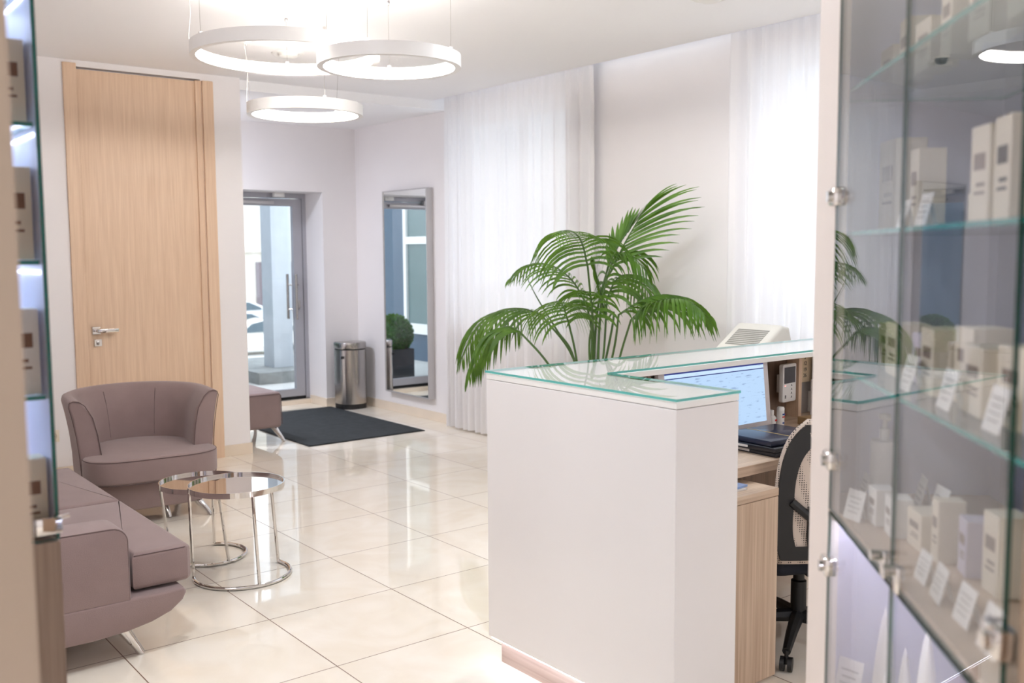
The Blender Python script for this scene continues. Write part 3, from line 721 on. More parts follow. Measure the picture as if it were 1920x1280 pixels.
bm = BM(); lathe(bm, [(.013, 0), (.018, 0), (.018, .001), (.013, .001)], 24, close=True); bmesh.ops.rotate(bm, verts=bm.verts, cent=(0, 0, 0), matrix=Matrix.Rotation(rad(90), 3, 'X')); bmesh.ops.translate(bm, verts=bm.verts, vec=(-.02, 0, .10)); obj('ring_mark', bm, INK, t)
t = thing('card_tray', 'oval white dish on an open cardboard tray on the worktop', 'tray', (3.83, 2.55, .76), rad(-8))
bm = BM(); box(bm, -.13, .13, -.08, .08, 0, .035, bev=.003); obj('tray_box', bm, mat('kraft', (178, 148, 108), .7), t)
bm = BM(); lathe(bm, [(0, .037), (.05, .037), (.085, .048), (.088, .05), (.085, .052), (.05, .042), (0, .041)], 40)
for v in bm.verts: v.co.y *= .75
obj('dish', bm, WPLAST, t)
tag(obj('notebook', bx(3.62, 3.90, 2.31, 2.43, .761, .782, bev=.002), mat('blue_notebook', (36, 54, 104), .4), smooth=0), 'blue notebook at the worktop edge near the chair top', 'notebook')
bm = BM(); 
for k in range(9):
    rnd = random.Random(k); x0 = 2.88+.06*k
    tube(bm, [(x0, 2.75, .70), (x0+.05*rnd.uniform(-1, 1), 2.70, .58), (x0+.09*rnd.uniform(-1, 1), 2.62, .45+.05*rnd.random()), (x0+.12*rnd.uniform(-1, 1), 2.7, .3), (x0+.1, 2.76, .1)], .003, 6)
tag(obj('cable_bundle', bm, mat('grey_cable', (120, 114, 110), .5)), 'tangle of thin grey cables hanging under the worktop', 'cables', kind='stuff')

# office chair
def meshfab():
    m, nt, p = newmat('beige_chair_mesh'); v = mapped(nt, (1, 1, 1))
    vo = N(nt, 'ShaderNodeTexVoronoi'); vo.inputs['Scale'].default_value = 120; vo.inputs['Randomness'].default_value = .1; nt.links.new(v, vo.inputs['Vector'])
    rp = N(nt, 'ShaderNodeValToRGB'); e = rp.color_ramp.elements; e[0].position = .26; e[0].color = lin((50, 44, 42)); e[1].position = .34; e[1].color = lin((206, 190, 176))
    nt.links.new(vo.outputs['Distance'], rp.inputs[0]); nt.links.new(rp.outputs[0], p.inputs['Base Color']); p.inputs['Roughness'].default_value = .8
    return m
MESHF = meshfab()
t = thing('office_chair', 'black office chair with beige mesh back tucked at the desk', 'chair', (3.20, 2.26, 0), rad(-26))
def backcurve(u, v):      # u -1..1 across, v 0..1 up
    w = .235*(1-.05*(v-.5))*(max(0, 1-(abs(v-.42)/.62)**3.2))**.42
    return (u*w, -.235-.03*(v-.3)-.03*(1-u*u)*1.0, .40+.54*v)
bm = BM(); nu, nv = 16, 22; g = [[bm.verts.new(backcurve(-1+2*i/nu, .005+.99*j/nv)) for i in range(nu+1)] for j in range(nv+1)]
for j in range(nv):
    for i in range(nu): bm.faces.new((g[j][i], g[j][i+1], g[j+1][i+1], g[j+1][i]))
o = obj('mesh_back', bm, MESHF, t, smooth=180); sm = o.modifiers.new('s', 'SOLIDIFY'); sm.thickness = .008; sm.offset = 0
def band(bm, k0, k1, off, th=.008, v0=.02, v1=.98, n=30):
    loop = []
    for i in range(n+1): loop.append((-1, v0+(v1-v0)*i/n))
    for i in range(1, 12): loop.append((-1+2*i/12, v1))
    for i in range(n+1): loop.append((1, v1-(v1-v0)*i/n))
    for i in range(1, 12): loop.append((1-2*i/12, v0))
    cz = .42
    def pt(k, u, v):
        vv = cz+(v-cz)*k; x, y, z = backcurve(u, v); x *= k; _, y2, z2 = backcurve(u*k, vv); return Vector((x, y2-off, z2))
    A = [bm.verts.new(pt(k0, u, v)) for u, v in loop]; B = [bm.verts.new(pt(k1, u, v)) for u, v in loop]
    A2 = [bm.verts.new(a.co+Vector((0, -th, 0))) for a in A]; B2 = [bm.verts.new(b.co+Vector((0, -th, 0))) for b in B]
    m_ = len(loop)
    for i in range(m_):
        j = (i+1) % m_
        for q in ((A, B), (B, B2), (B2, A2), (A2, A)): bm.faces.new((q[0][i], q[0][j], q[1][j], q[1][i]))
bm = BM(); band(bm, .965, .73, .006); obj('back_frame', bm, BLACK, t)
bm = BM(); band(bm, .50, .40, .006, v0=.02, v1=.62)
band(bm, .30, .12, .006, v0=.02, v1=.6)
for v in bm.verts: v.co.z -= .06
obj('lumbar_support', bm, BLACK, t)
bm = BM(); tube(bm, [(0, -.29, .58), (0, -.31, .44), (0, -.24, .34), (0, -.08, .32)], .03, 12, rs=[.03, .035, .035, .03])
for sx in (-1, 1): tube(bm, [(sx*.02, -.30, .46), (sx*.10, -.285, .57), (sx*.18, -.262, .64)], .016, 8)
obj('back_spine', bm, BLACK, t)
bm = BM(); prism(bm, rrect(-.24, .24, -.22, .25, .07), .345, .425, bev=.025, seg=4); obj('seat', bm, mat('navy_seat_fabric', (22, 24, 34), .9, bump=.4, bs=300), t)
for sx in (-1, 1):
    bm = BM(); tube(bm, [(sx*.2, -.02, .36), (sx*.24, -.02, .37), (sx*.255, -.04, .48), (sx*.25, -.06, .60)], .016, 10); box(bm, sx*.25-.03, sx*.25+.03, -.16, .1, .595, .62, bev=.01)
    obj('armrest', bm, BLACK, t)
bm = BM(); lathe(bm, [(0, .09), (.03, .09), (.03, .25), (.022, .255), (.022, .34), (0, .34)], 20); obj('gas_lift', bm, BLACK, t)
bm = BM()
for k in range(5):
    a = rad(90+72*k); d = Vector((cos(a), sin(a), 0)); tube(bm, [d*.02+Vector((0, 0, .11)), d*.17+Vector((0, 0, .10)), d*.30+Vector((0, 0, .075))], .02, 8, rs=[.028, .022, .016])
obj('star_base', bm, BLACK, t)
for k in range(5):
    a = rad(90+72*k); d = Vector((cos(a), sin(a), 0)); bm = BM(); q = d*.30; e_ = Vector((-d.y, d.x, 0))
    tube(bm, [q+e_*.022+Vector((0, 0, .028)), q+e_*.006+Vector((0, 0, .028))], .027, 16); tube(bm, [q-e_*.022+Vector((0, 0, .028)), q-e_*.006+Vector((0, 0, .028))], .027, 16)
    tube(bm, [q+Vector((0, 0, .028)), q+Vector((0, 0, .08))], .008, 8); obj('caster', bm, BLACK, t)

# portable air unit by the near window
t = thing('portable_air_unit', 'cream plastic air unit with slotted grille beside the near curtain', 'air conditioner', (4.42, 3.465, 0), rad(-90))
bm = BM(); prism(bm, [(-.17, .0), (.17, 0), (.17, 1.02), (.14, 1.115), (.07, 1.13), (-.13, 1.00), (-.17, .96)], -.155, .155, 'x', bev=.02, seg=3)
# prism along x: (y,z) profile, front is -y
obj('casing', bm, mat('cream_abs', (214, 210, 200), .45), t, smooth=50)
sl = Vector((0, .20, .13)).normalized(); nn = Vector((0, -sl.z, sl.y)); b0 = Vector((0, -.13, 1.00))
bm = BM()
for r_ in range(9):
    for q_ in range(22):
        p0 = b0+sl*(.045+.0165*r_)+Vector((-.104+.0099*q_, 0, 0))+nn*.0006
        a, b = Vector((.0033, 0, 0)), sl*.0058
        bm.faces.new([bm.verts.new(p0+v_) for v_ in (-a-b, a-b, a+b, -a+b)])
g_ = obj('grille_slots', bm, mat('grille_dark', (96, 94, 86), .7), t, smooth=0)
bm = BM(); box(bm, -.10, .10, -.176, -.169, .25, .75, bev=.002); obj('front_panel', bm, mat('cream_abs_panel', (206, 202, 192), .5), t)

# ------------------------------------------------------------------ palm
def pjray(px, py):
    return Fv+Rv*((px-960)/FPX)-Uv*((py-640)/FPX)
def at(px, py, depth): return Vector((0, 0, CH))+pjray(px, py)*depth
def bez(P, n):
    # Catmull-Rom through the points
    Q = [P[0]*2-P[1]]+P+[P[-1]*2-P[-2]]; out = []
    segs = len(P)-1
    for i in range(n+1):
        s = i/n*segs; k = min(int(s), segs-1); f = s-k; a, b, c, d = Q[k:k+4]
        out.append(.5*((2*b)+(-a+c)*f+(2*a-5*b+4*c-d)*f*f+(-a+3*b-3*c+d)*f**3))
    return out
def frond(parent, stem, rach, L, n=26, w=.022, droop=1.0, seed=0, side=None, fan=.55, lift=.0, tipk=.55, sides=(1, -1)):
    rnd = random.Random(seed)
    sp = bez(stem+[rach[0]], 14); rp = bez(rach, 40)
    bm = BM(); allp = sp+rp[1:]; m_ = len(allp)
    tube(bm, allp, .01, 6, rs=[.0085-.0068*(i/(m_-1)) for i in range(m_)])
    f = obj('frond', bm, STEM, parent, smooth=180)
    bm = BM()
    for k in range(n):
        u = (k+.5)/n; idx = u*40; i0 = min(int(idx), 39); p = rp[i0].lerp(rp[i0+1], idx-i0); tg = (rp[i0+1]-rp[max(i0-1, 0)]).normalized()
        s_ = side if side is not None else Vector((0, 0, 1)).cross(tg)
        if s_.length < .05: s_ = Vector((1, 0, 0))
        s_ = (s_-tg*s_.dot(tg)).normalized()
        ln = L*(.55+.9*math.sin(pi*(u*.80+.14)))*.72*(1-(1-tipk)*u**3)
        for sg in sides:
            d0 = (s_*sg*(1-fan*u*.7)+tg*(fan+.5*u)+Vector((0, 0, lift))+Vector((rnd.uniform(-.06, .06), rnd.uniform(-.06, .06), rnd.uniform(-.05, .05)))).normalized()
            l = ln*rnd.uniform(.9, 1.08); pts = []; c = p.copy(); d = d0.copy(); ns = 7
            for q in range(ns+1):
                pts.append(c.copy()); d = (d+Vector((0, 0, -1))*(.27*droop*(.35+q/ns)*rnd.uniform(.9, 1.1))).normalized(); c = c+d*(l/ns)
            ww = w*rnd.uniform(.85, 1.1)*(1-.35*u)
            wid = Vector((0, 0, 1)).cross(d0) if abs(d0.z) < .9 else tg
            wid = tg*.8+wid.normalized()*.2*sg
            prev = None
            for q, pp in enumerate(pts):
                v = q/ns; tt = (pts[min(q+1, ns)]-pts[max(q-1, 0)]).normalized(); wd = (wid-tt*wid.dot(tt)).normalized(); nr = tt.cross(wd)
                hw = ww/2*(math.sin(pi*min(1, .18+v*.82))**.7) if v < 1 else .0006
                a = bm.verts.new(pp+wd*hw+nr*hw*.35); b = bm.verts.new(pp); c_ = bm.verts.new(pp-wd*hw+nr*hw*.35)
                if prev: bm.faces.new((prev[0], prev[1], b, a)); bm.faces.new((prev[1], prev[2], c_, b))
                prev = (a, b, c_)
    obj('leaflets', bm, LEAF, f, smooth=180, norm=False)
palm = thing('potted_palm', 'large green kentia palm behind the reception counter', 'plant', (0, 0, 0))
PB = Vector((4.32, 4.66, .0))
bm = BM(); lathe(bm, [(0, 0), (.17, 0), (.22, .40), (.225, .42), (.205, .42), (.20, .38), (0, .38)], 40, c=(PB.x, PB.y)); obj('pot', bm, POT, palm)
bm = BM(); lathe(bm, [(0, .385), (.10, .39), (.199, .383)], 30, c=(PB.x, PB.y)); obj('soil', bm, SOIL, palm)
B = lambda dx, dy: PB+Vector((dx, dy, .385))
D = 6.35
frond(palm, [B(.02, 0), at(1128, 560, D)], [at(1150, 500, D-.1), at(1172, 455, D-.15), at(1195, 415, D-.2), at(1212, 385, D-.25)], .46, 17, .021, .36, 1, fan=1.0, side=Rv*.9+Uv*-.3, tipk=.9, sides=(1,))
frond(palm, [B(.02, .02), at(1118, 600, D)], [at(1140, 500, D), at(1160, 460, D), at(1180, 430, D), at(1208, 395, D)], .20, 14, .03, .15, 11, fan=1.5, side=Rv*-.8, tipk=.9, sides=(1,))
frond(palm, [B(0, -.02), at(1112, 620, D)], [at(1102, 500, D-.1), at(1092, 458, D-.15), at(1078, 437, D-.3), at(1060, 432, D-.5), at(1038, 440, D-.62)], 0.42, 23, 0.019, 1.45, 2, fan=.25, side=Rv)
frond(palm, [B(-.03, .02), at(1110, 640, D)], [at(1100, 570, D+.05), at(1072, 525, D+.1), at(1035, 498, D+.2), at(995, 495, D+.3), at(958, 520, D+.4)], 0.31, 22, 0.017, 1.1, 3, fan=.5)
frond(palm, [B(-.04, 0), at(1075, 672, D)], [at(1015, 590, D+.2), at(975, 578, D+.35), at(930, 585, D+.5), at(893, 618, D+.62), at(866, 672, D+.7)], 0.45, 27, 0.025, 1.5, 4, fan=.5)
frond(palm, [B(-.05, -.03), at(1030, 685, D)], [at(975, 622, D+.1), at(950, 612, D+.15), at(922, 625, D+.2), at(897, 660, D+.25), at(880, 700, D+.3)], 0.4, 20, 0.025, 1.6, 5, fan=.55)
frond(palm, [B(-.02, .04), at(1080, 668, D)], [at(1066, 605, D), at(1056, 575, D-.05), at(1048, 565, D-.2), at(1040, 568, D-.4), at(1030, 585, D-.55)], 0.38, 20, 0.017, 1.5, 6, fan=.3, side=Rv)
frond(palm, [B(.06, -.03), at(1162, 670, D)], [at(1183, 600, D-.1), at(1210, 575, D-.15), at(1245, 562, D-.3), at(1285, 562, D-.42), at(1318, 585, D-.5)], 0.43, 26, 0.024, 1.5, 7, fan=.45)
frond(palm, [B(.05, .03), at(1150, 660, D)], [at(1160, 590, D-.1), at(1200, 565, D-.15), at(1240, 553, D-.2), at(1290, 560, D-.3), at(1332, 592, D-.4)], 0.28, 18, 0.018, 1.0, 17, fan=.9)
frond(palm, [B(.03, .04), at(1130, 680, D)], [at(1138, 560, D), at(1155, 525, D+.05), at(1180, 515, D+.1), at(1208, 535, D+.2), at(1228, 575, D+.25)], 0.38, 20, 0.024, 1.5, 8, fan=.45)
frond(palm, [B(.01, -.05), at(1122, 660, D)], [at(1128, 560, D-.05), at(1145, 500, D-.05), at(1160, 475, D-.1), at(1185, 480, D-.15), at(1212, 510, D-.2)], 0.34, 16, 0.022, 1.3, 9, fan=.5)
frond(palm, [B(-.01, -.05), at(1105, 660, D)], [at(1112, 600, D-.1), at(1108, 560, D-.15), at(1095, 545, D-.25), at(1080, 552, D-.4)], 0.3, 11, 0.022, 1.3, 10, fan=.4)
frond(palm, [B(-.01, .0), at(1150, 600, D)], [at(1137, 600, D), at(1128, 560, D), at(1116, 510, D), at(1112, 490, D)], .12, 5, .05, .1, 12, fan=2.5)
frond(palm, [B(-.04, .03), at(1076, 672, D)], [at(1045, 620, D+.05), at(1017, 575, D+.1), at(1000, 545, D+.12), at(986, 516, D+.14)], .03, 2, .012, .1, 13, fan=3)

# ------------------------------------------------------------------ display cabinets
AR = rad(90-44.3)
CB = 0.43
GY = -CB               # glass plane in the cabinet's local y (cabinet body toward -y)
pier = bx(2.025, 2.215, GY-.022, GY+.0, -.05, CZ); bmesh.ops.rotate(pier, verts=pier.verts, cent=(0, 0, 0), matrix=Matrix.Rotation(AR, 3, 'Z'))
struct('wall_pier', pier, mat('pier_white_paint', (236, 224, 216), .6, var=.01), 'off-white wall end at the right foreground')
pier = bx(.2, 1.07, GY-.42, GY-.0, -.05, CZ); bmesh.ops.rotate(pier, verts=pier.verts, cent=(0, 0, 0), matrix=Matrix.Rotation(AR, 3, 'Z'))
struct('wall_near_right', pier, mat('brown_beige_paint', (164, 136, 112), .6, var=.02), 'brown beige wall at the right edge')
cab = thing('display_cabinet', 'tall built-in display cabinet with glass doors and glass shelves at the right', 'display cabinet', (0, 0, 0), AR)
T0, T1, TM = 1.118, 2.022, 1.566
bm = BM()
box(bm, 1.075, 2.215, GY-.40, GY-.375, .02, 2.62)
obj('back_panel', bm, CABW, cab, smooth=0)
obj('side_panel', bx(1.075, 1.095, GY-.375, GY-.012, .02, 2.62), CABB, cab, smooth=0)
obj('side_panel', bx(2.197, 2.215, GY-.375, GY-.022, .02, 2.62), CABW, cab, smooth=0)
for z0, z1 in ((2.58, 2.62), (.985, 1.006), (.02, .08)): obj('deck', bx(1.095, 2.197, GY-.375, GY-.023, z0, z1), CABB, cab, smooth=0)
def pane(bm, x0, x1, y0, y1, z0, z1):
    box(bm, x0, x1, y0, y1, z0, z1)
def mark_edges(bm, axis):
    for f in bm.faces:
        if abs(f.normal[axis]) < .5: f.material_index = 1
doors = []
for (x0, x1, z0, z1) in ((TM+.0015, T1, 1.016, 2.56), (T0, TM-.0015, 1.016, 2.56), (TM+.0015, T1, .09, 1.008), (T0, TM-.0015, .09, 1.008)):
    bm = BM(); pane(bm, x0, x1, GY-.006, GY, z0, z1); bm.normal_update(); mark_edges(bm, 1)
    d_ = obj('glass_door', bm, [GLASS, EDGED], cab, smooth=0); doors.append(d_)
def clip(parent, x, z, w=.05):
    bm = BM(); box(bm, x-w/2, x+w/2, GY-.012, GY+.012, z-.018, z+.018, bev=.004); tube(bm, [(x-.004, GY+.012, z), (x-.004, GY+.020, z)], .012, 16)
    obj('hinge', bm, CHROME, parent)
clip(doors[0], 2.012, 1.645); clip(doors[0], 2.012, 1.118); clip(doors[2], 2.012, .90); clip(doors[1], 1.128, 1.10); clip(doors[3], 1.128, .9)
for dr, x in ((doors[0], 1.604), (doors[1], 1.528)):
    bm = BM(); box(bm, x-.012, x+.012, GY-.009, GY+.004, 1.012, 1.054, bev=.002); tube(bm, [(x, GY+.004, 1.048), (x, GY+.022, 1.048)], .009, 16); obj('knob', bm, CHROME, dr)
for z in (1.30, 1.577, 1.86, 2.14, 2.38):
    bm = BM(); box(bm, 1.097, 2.195, GY-.372, GY-.03, z-.008, z); bm.normal_update(); mark_edges(bm, 2); obj('glass_shelf', bm, [SHELFG, EDGE], cab, smooth=0)
for z in (.55,):
    bm = BM(); box(bm, 1.097, 2.195, GY-.372, GY-.03, z-.008, z); bm.normal_update(); mark_edges(bm, 2); obj('glass_shelf', bm, [SHELFG, EDGE], cab, smooth=0)
bm = BM(); box(bm, 1.10, 2.19, GY-.060, GY-.045, 2.565, 2.579); obj('led_strip', bm, LEDS, cab, smooth=0)
bm = BM(); box(bm, 1.10, 2.19, GY-.060, GY-.045, .972, .984); obj('led_strip', bm, emis('cabinet_led_low', (214, 222, 250), 14), cab, smooth=0)

CREAM = mat('cream_carton', (232, 222, 204), .6, var=.02); LILAC = mat('lilac_carton', (206, 200, 216), .6)
CARD = mat('white_card', (240, 238, 234), .6, var=.03, vs_=60); BRWN = mat('brown_carton', (118, 78, 60), .5); TAUPE = mat('taupe_print', (140, 124, 112), .6)
CDR = Matrix.Rotation(AR, 4, 'Z')
def cabp(x, y, z): return CDR @ Vector((x, y, z))
def carton(x, y, z, w, d_, h, rz, label, m=CREAM, print_=TAUPE, base=None, name='product_carton', group=None):
    M_ = base or cabp; loc = M_(x, y, z+.001); r0 = AR if base is None else 0
    t = thing(name, label, 'box', loc, r0+rad(rz), group)
    bm = BM(); box(bm, -w/2, w/2, -d_/2, d_/2, 0, h, bev=.001, seg=1); obj('carton_body', bm, m, t, smooth=0)
    bm = BM(); s = 1 if base is None else -1
    y0 = s*d_/2
    box(bm, -w*.3, w*.3, min(y0, y0+s*.0008), max(y0, y0+s*.0008), h*.55, h*.72); box(bm, -w*.3, w*.15, min(y0, y0+s*.0008), max(y0, y0+s*.0008), h*.38, h*.42); box(bm, -w*.3, w*.25, min(y0, y0+s*.0008), max(y0, y0+s*.0008), h*.30, h*.33)
    obj('printed_label', bm, print_, t, smooth=0)
def pcard(x, y, z, w, h, rz, label, base=None):
    M_ = base or cabp; loc = M_(x, y, z+.001); r0 = AR if base is None else 0; s = 1 if base is None else -1
    t = thing('price_card', label, 'card', loc, r0+rad(rz))
    bm = BM(); prism(bm, [(0, 0), (-s*.0015, 0), (-s*(.0015+h*.25), h), (-s*h*.25, h)], -w/2, w/2, 'x'); obj('card_face', bm, CARD, t, smooth=0)
    bm = BM()
    for q in range(4):
        zz = h*(.25+.16*q); yy = -s*zz*.25; ww = w*(.34 if q % 2 else .28)
        box(bm, -ww, ww, min(yy, yy+s*.0012), max(yy, yy+s*.0012), zz, zz+h*.04)
    obj('print_lines', bm, PALEINK, t, smooth=0)
    bm = BM(); prism(bm, [(-s*h*.24, h*.96), (-s*h*.26, h*.96), (-s*h*.5, 0), (-s*h*.48, 0)], -w*.2, w*.2, 'x'); obj('card_strut', bm, CARD, t, smooth=0)
def pump(x, y, z, label):
    t = thing('pump_bottle', label, 'bottle', cabp(x, y, z+.001), AR)
    bm = BM(); lathe(bm, [(0, 0), (.026, 0), (.028, .004), (.028, .125), (.026, .130), (0, .130)], 32); obj('bottle_body', bm, WPLAST, t)
    bm = BM(); lathe(bm, [(0, .13), (.010, .13), (.010, .155), (.005, .157), (.005, .175), (.012, .176), (.012, .186), (0, .188)], 24); tube(bm, [(0, 0, .182), (-.03, 0, .180)], .0045, 8); obj('pump_head', bm, WPLAST, t)
def sqtube(x, y, z, h, r, label, base=None, rz=0):
    M_ = base or cabp; t = thing('squeeze_tube', label, 'tube', M_(x, y, z+.001), (AR if base is None else 0)+rad(rz))
    bm = BM(); rows = []; n = 24
    for q in range(9):
        v = q/8; a = r*(1+.25*v); b = r*(1-v)**.6+.0012
        rows.append([bm.verts.new((a*cos(2*pi*i/n), b*sin(2*pi*i/n), .022+(h-.022)*v)) for i in range(n)])
    for A, B_ in zip(rows, rows[1:]):
        for i in range(n): bm.faces.new((A[i], A[(i+1) % n], B_[(i+1) % n], B_[i]))
    bm.faces.new(rows[0][::-1]); bm.faces.new(rows[-1]); obj('tube_body', bm, WPLAST, t, smooth=50)
    bm = BM(); lathe(bm, [(0, 0), (r*.8, 0), (r*.85, .02), (0, .0215)], n); obj('cap', bm, CARD, t)
# main deck (z 1.006)
def P_(D_): return -D_
Z = 1.006
pump(2.13, P_(.565), Z, 'tall white pump bottle at the far end of the cabinet deck')
pcard(1.967, P_(.462), Z, .05, .058, 25, 'small white card alone at the far left corner of the cabinet deck')
pcard(2.12, P_(.515), Z, .05, .058, 0, 'white card before the pump bottle on the cabinet deck')
carton(1.945, P_(.515), Z, .05, .04, .072, 4, 'low white carton on the deck, first right of the pump bottle', CARD)
carton(1.865, P_(.525), Z, .05, .04, .074, -2, 'low white carton on the deck, second right of the pump bottle', CARD)
pcard(2.03, P_(.60), Z, .06, .075, -6, 'white card leaning behind the two low cartons, left')
pcard(1.94, P_(.61), Z, .06, .075, 6, 'white card leaning behind the two low cartons, right')
carton(1.79, P_(.56), Z, .07, .06, .068, 3, 'wide low cream carton on the deck under the seam of the doors')
carton(1.715, P_(.565), Z, .035, .045, .108, 0, 'slim cream carton on the deck right of the wide low one')
carton(1.645, P_(.59), Z, .05, .05, .094, -5, 'lilac-topped carton on the deck between two cream ones', LILAC)
carton(1.555, P_(.60), Z, .055, .05, .127, 3, 'tallest cream carton on the deck')
carton(1.44, P_(.62), Z, .07, .05, .12, 3, 'cream carton on the deck, nearest the brown wall')
pcard(1.603, P_(.485), Z, .05, .048, 2, 'lowest white card in the front row on the deck')
pcard(1.518, P_(.482), Z, .055, .053, -3, 'white card second in the front row on the deck')
pcard(1.421, P_(.487), Z, .055, .055, 2, 'white card third in the front row on the deck')
pcard(1.317, P_(.485), Z, .06, .062, 2, 'white card in the front row nearest the camera on the deck')
# shelf 1.30
Z = 1.30
for k, (x, y, w, d_, h, m_, lab) in enumerate(((2.05, .57, .09, .06, .09, CREAM, 'cream carton on the lowest glass shelf, far end'), (1.93, .55, .10, .06, .10, CREAM, 'wide cream carton on the lowest glass shelf'), (1.80, .56, .09, .05, .09, LILAC, 'lilac carton on the lowest glass shelf at the door seam'), (1.68, .54, .08, .06, .11, CREAM, 'cream carton on the lowest glass shelf, just right of the lilac one'), (1.57, .56, .07, .06, .12, CREAM, 'tallest cream carton on the lowest glass shelf'), (1.47, .54, .09, .06, .10, CREAM, 'cream carton on the lowest glass shelf beside the tallest one'), (1.36, .55, .08, .06, .11, CREAM, 'near cream carton on the lowest glass shelf'), (1.25, .54, .08, .06, .11, LILAC, 'lilac carton on the lowest glass shelf, near end'))):
    carton(x, P_(y), Z, w, d_, h, (-1)**k*3, lab, m_)
for x, lab in ((1.72, 'white card on the lowest glass shelf right of the door seam'), (1.52, 'white card on the lowest glass shelf at its middle'), (1.33, 'white card on the lowest glass shelf nearest the camera')):
    pcard(x, P_(.485), Z, .06, .06, 0, lab)
# shelf at eye level
Z = 1.577
carton(2.11, P_(.58), Z, .11, .06, .185, 2, 'tall pale carton on the eye-level shelf, far end')
carton(1.94, P_(.58), Z, .06, .05, .150, -2, 'pale carton on the eye-level shelf second from the far end')
carton(1.76, P_(.66), Z, .22, .06, .062, 0, 'long low cream carton at the back of the eye-level shelf')
t_ = Z+.063
pcard(1.82, P_(.655), t_, .05, .062, 4, 'slanted white card on the long carton, left of its twin')
pcard(1.74, P_(.655), t_, .05, .07, -4, 'slanted white card on the long carton, right of its twin')
carton(1.615, P_(.60), Z, .04, .05, .094, 0, 'small red-brown carton on the eye-level shelf', BRWN)
carton(1.545, P_(.56), Z, .065, .05, .145, 3, 'tall cream carton on the eye-level shelf beside the red-brown one')
carton(1.455, P_(.56), Z, .07, .05, .148, -3, 'tall cream carton with grey print on the eye-level shelf, near end', CREAM, INK)
pcard(1.83, P_(.50), Z, .05, .05, 0, 'low white card at the front of the eye-level shelf')
pcard(1.68, P_(.49), Z, .06, .055, 0, 'low white card at the front of the eye-level shelf near the red-brown carton')
# shelf 1.86
Z = 1.86
for k, (x, w, h, lab) in enumerate(((2.12, .08, .09, 'cream carton on the upper glass shelf, far end'), (2.00, .06, .12, 'slim cream carton on the upper glass shelf'), (1.88, .08, .09, 'wide cream carton on the upper glass shelf'), (1.75, .06, .12, 'tallest cream carton on the upper glass shelf'), (1.60, .08, .10, 'cream carton on the upper glass shelf near the middle'), (1.45, .08, .11, 'cream carton on the upper glass shelf, near end'))):
    carton(x, P_(.57), Z, w, .05, h, 2*(-1)**k, lab)
# lower compartment
Z = .55
for x, D_, h, r, lab in ((2.08, .565, .23, .027, 'tallest white squeeze tube in the lower compartment, far end'), (2.02, .590, .168, .018, 'slim white squeeze tube second from the far end'), (1.93, .605, .246, .027, 'white squeeze tube at the seam in the lower compartment'), (1.80, .64, .20, .026, 'white squeeze tube in the lower compartment, near end'), (1.965, .54, .15, .018, 'small white squeeze tube before the slim one')):
    sqtube(x, P_(D_), Z, h, r, lab, rz=-14)
pcard(2.14, P_(.50), Z, .06, .09, 45, 'white card in the lower compartment left of the tubes')

# left cabinet
lc = thing('display_cabinet', 'narrow glimpse of a glass display cabinet with oak base at the left', 'display cabinet', (0, 0, 0))
YL, XL, ZL = 1.94, .442, 1.01
bm = BM(); box(bm, -.42, XL, YL, YL+.36, .0, ZL-.004); obj('oak_base', bm, wood('grey_oak', (150, 128, 112), (182, 160, 142), .9), lc, smooth=0)
bm = BM(); box(bm, -.42, XL-.006, YL+.352, YL+.36, ZL, 2.78); obj('back_panel', bm, CABW, lc, smooth=0)
bm = BM(); box(bm, -.42, XL, YL, YL+.006, ZL, 2.78); bm.normal_update(); mark_edges(bm, 1); gd = obj('glass_door', bm, [GLASS, EDGE], lc, smooth=0)
bm = BM(); box(bm, XL-.006, XL, YL+.0065, YL+.352, ZL, 2.78); bm.normal_update(); mark_edges(bm, 0); obj('side_panel', bm, [CABW, EDGE], lc, smooth=0)
bm = BM(); box(bm, XL-.045, XL+.004, YL-.010, YL+.010, ZL+.012, ZL+.045, bev=.004); tube(bm, [(XL+.004, YL, ZL+.04), (XL+.018, YL, ZL+.042)], .004, 8); obj('hinge', bm, CHROME, gd)
for z in (1.28, 1.53, 1.78, 2.03, 2.28, 2.53):
    bm = BM(); box(bm, -.42, XL-.008, YL+.02, YL+.35, z-.008, z); bm.normal_update(); mark_edges(bm, 2); obj('glass_shelf', bm, [SHELFG, EDGE], lc, smooth=0)
for z in (1.27, 1.52, 1.77, 2.02, 2.27, 2.52):
    obj('led_strip', bx(-.40, XL-.03, YL+.27, YL+.285, z-.014, z-.0085), emis('left_fill_led', (214, 226, 255), 14), lc, smooth=0)  # unseen strips added under the shelves to brighten the cabinet inside
for z in (1.505, 1.755, 2.005, 2.255):
    bm = BM(); box(bm, XL-.009, XL-.0065, YL+.02, YL+.34, z, z+.006); obj('led_strip', bm, LEDS, lc, smooth=0)
lb = lambda x, y, z: Vector((x, y, z))
for k, (x, z, h, m_, lab) in enumerate(((.395, ZL, .15, CREAM, 'pale carton at the bottom of the left cabinet'), (.385, 1.28, .16, CARD, 'white carton low in the left cabinet'), (.385, 1.53, .17, CREAM, 'cream carton at mid height of the left cabinet'), (.375, 1.78, .15, CREAM, 'cream carton above the middle of the left cabinet'), (.365, 2.03, .16, CREAM, 'cream carton near the top of the left cabinet'))):
    carton(.402, YL+.055+.006*k, z, .058, .05, h, 0, lab, m_, BRWN, base=lb)
    carton(x-.09, YL+.20, z, .06, .05, h*.8, 0, lab.replace('carton', 'small carton'), m_, base=lb)

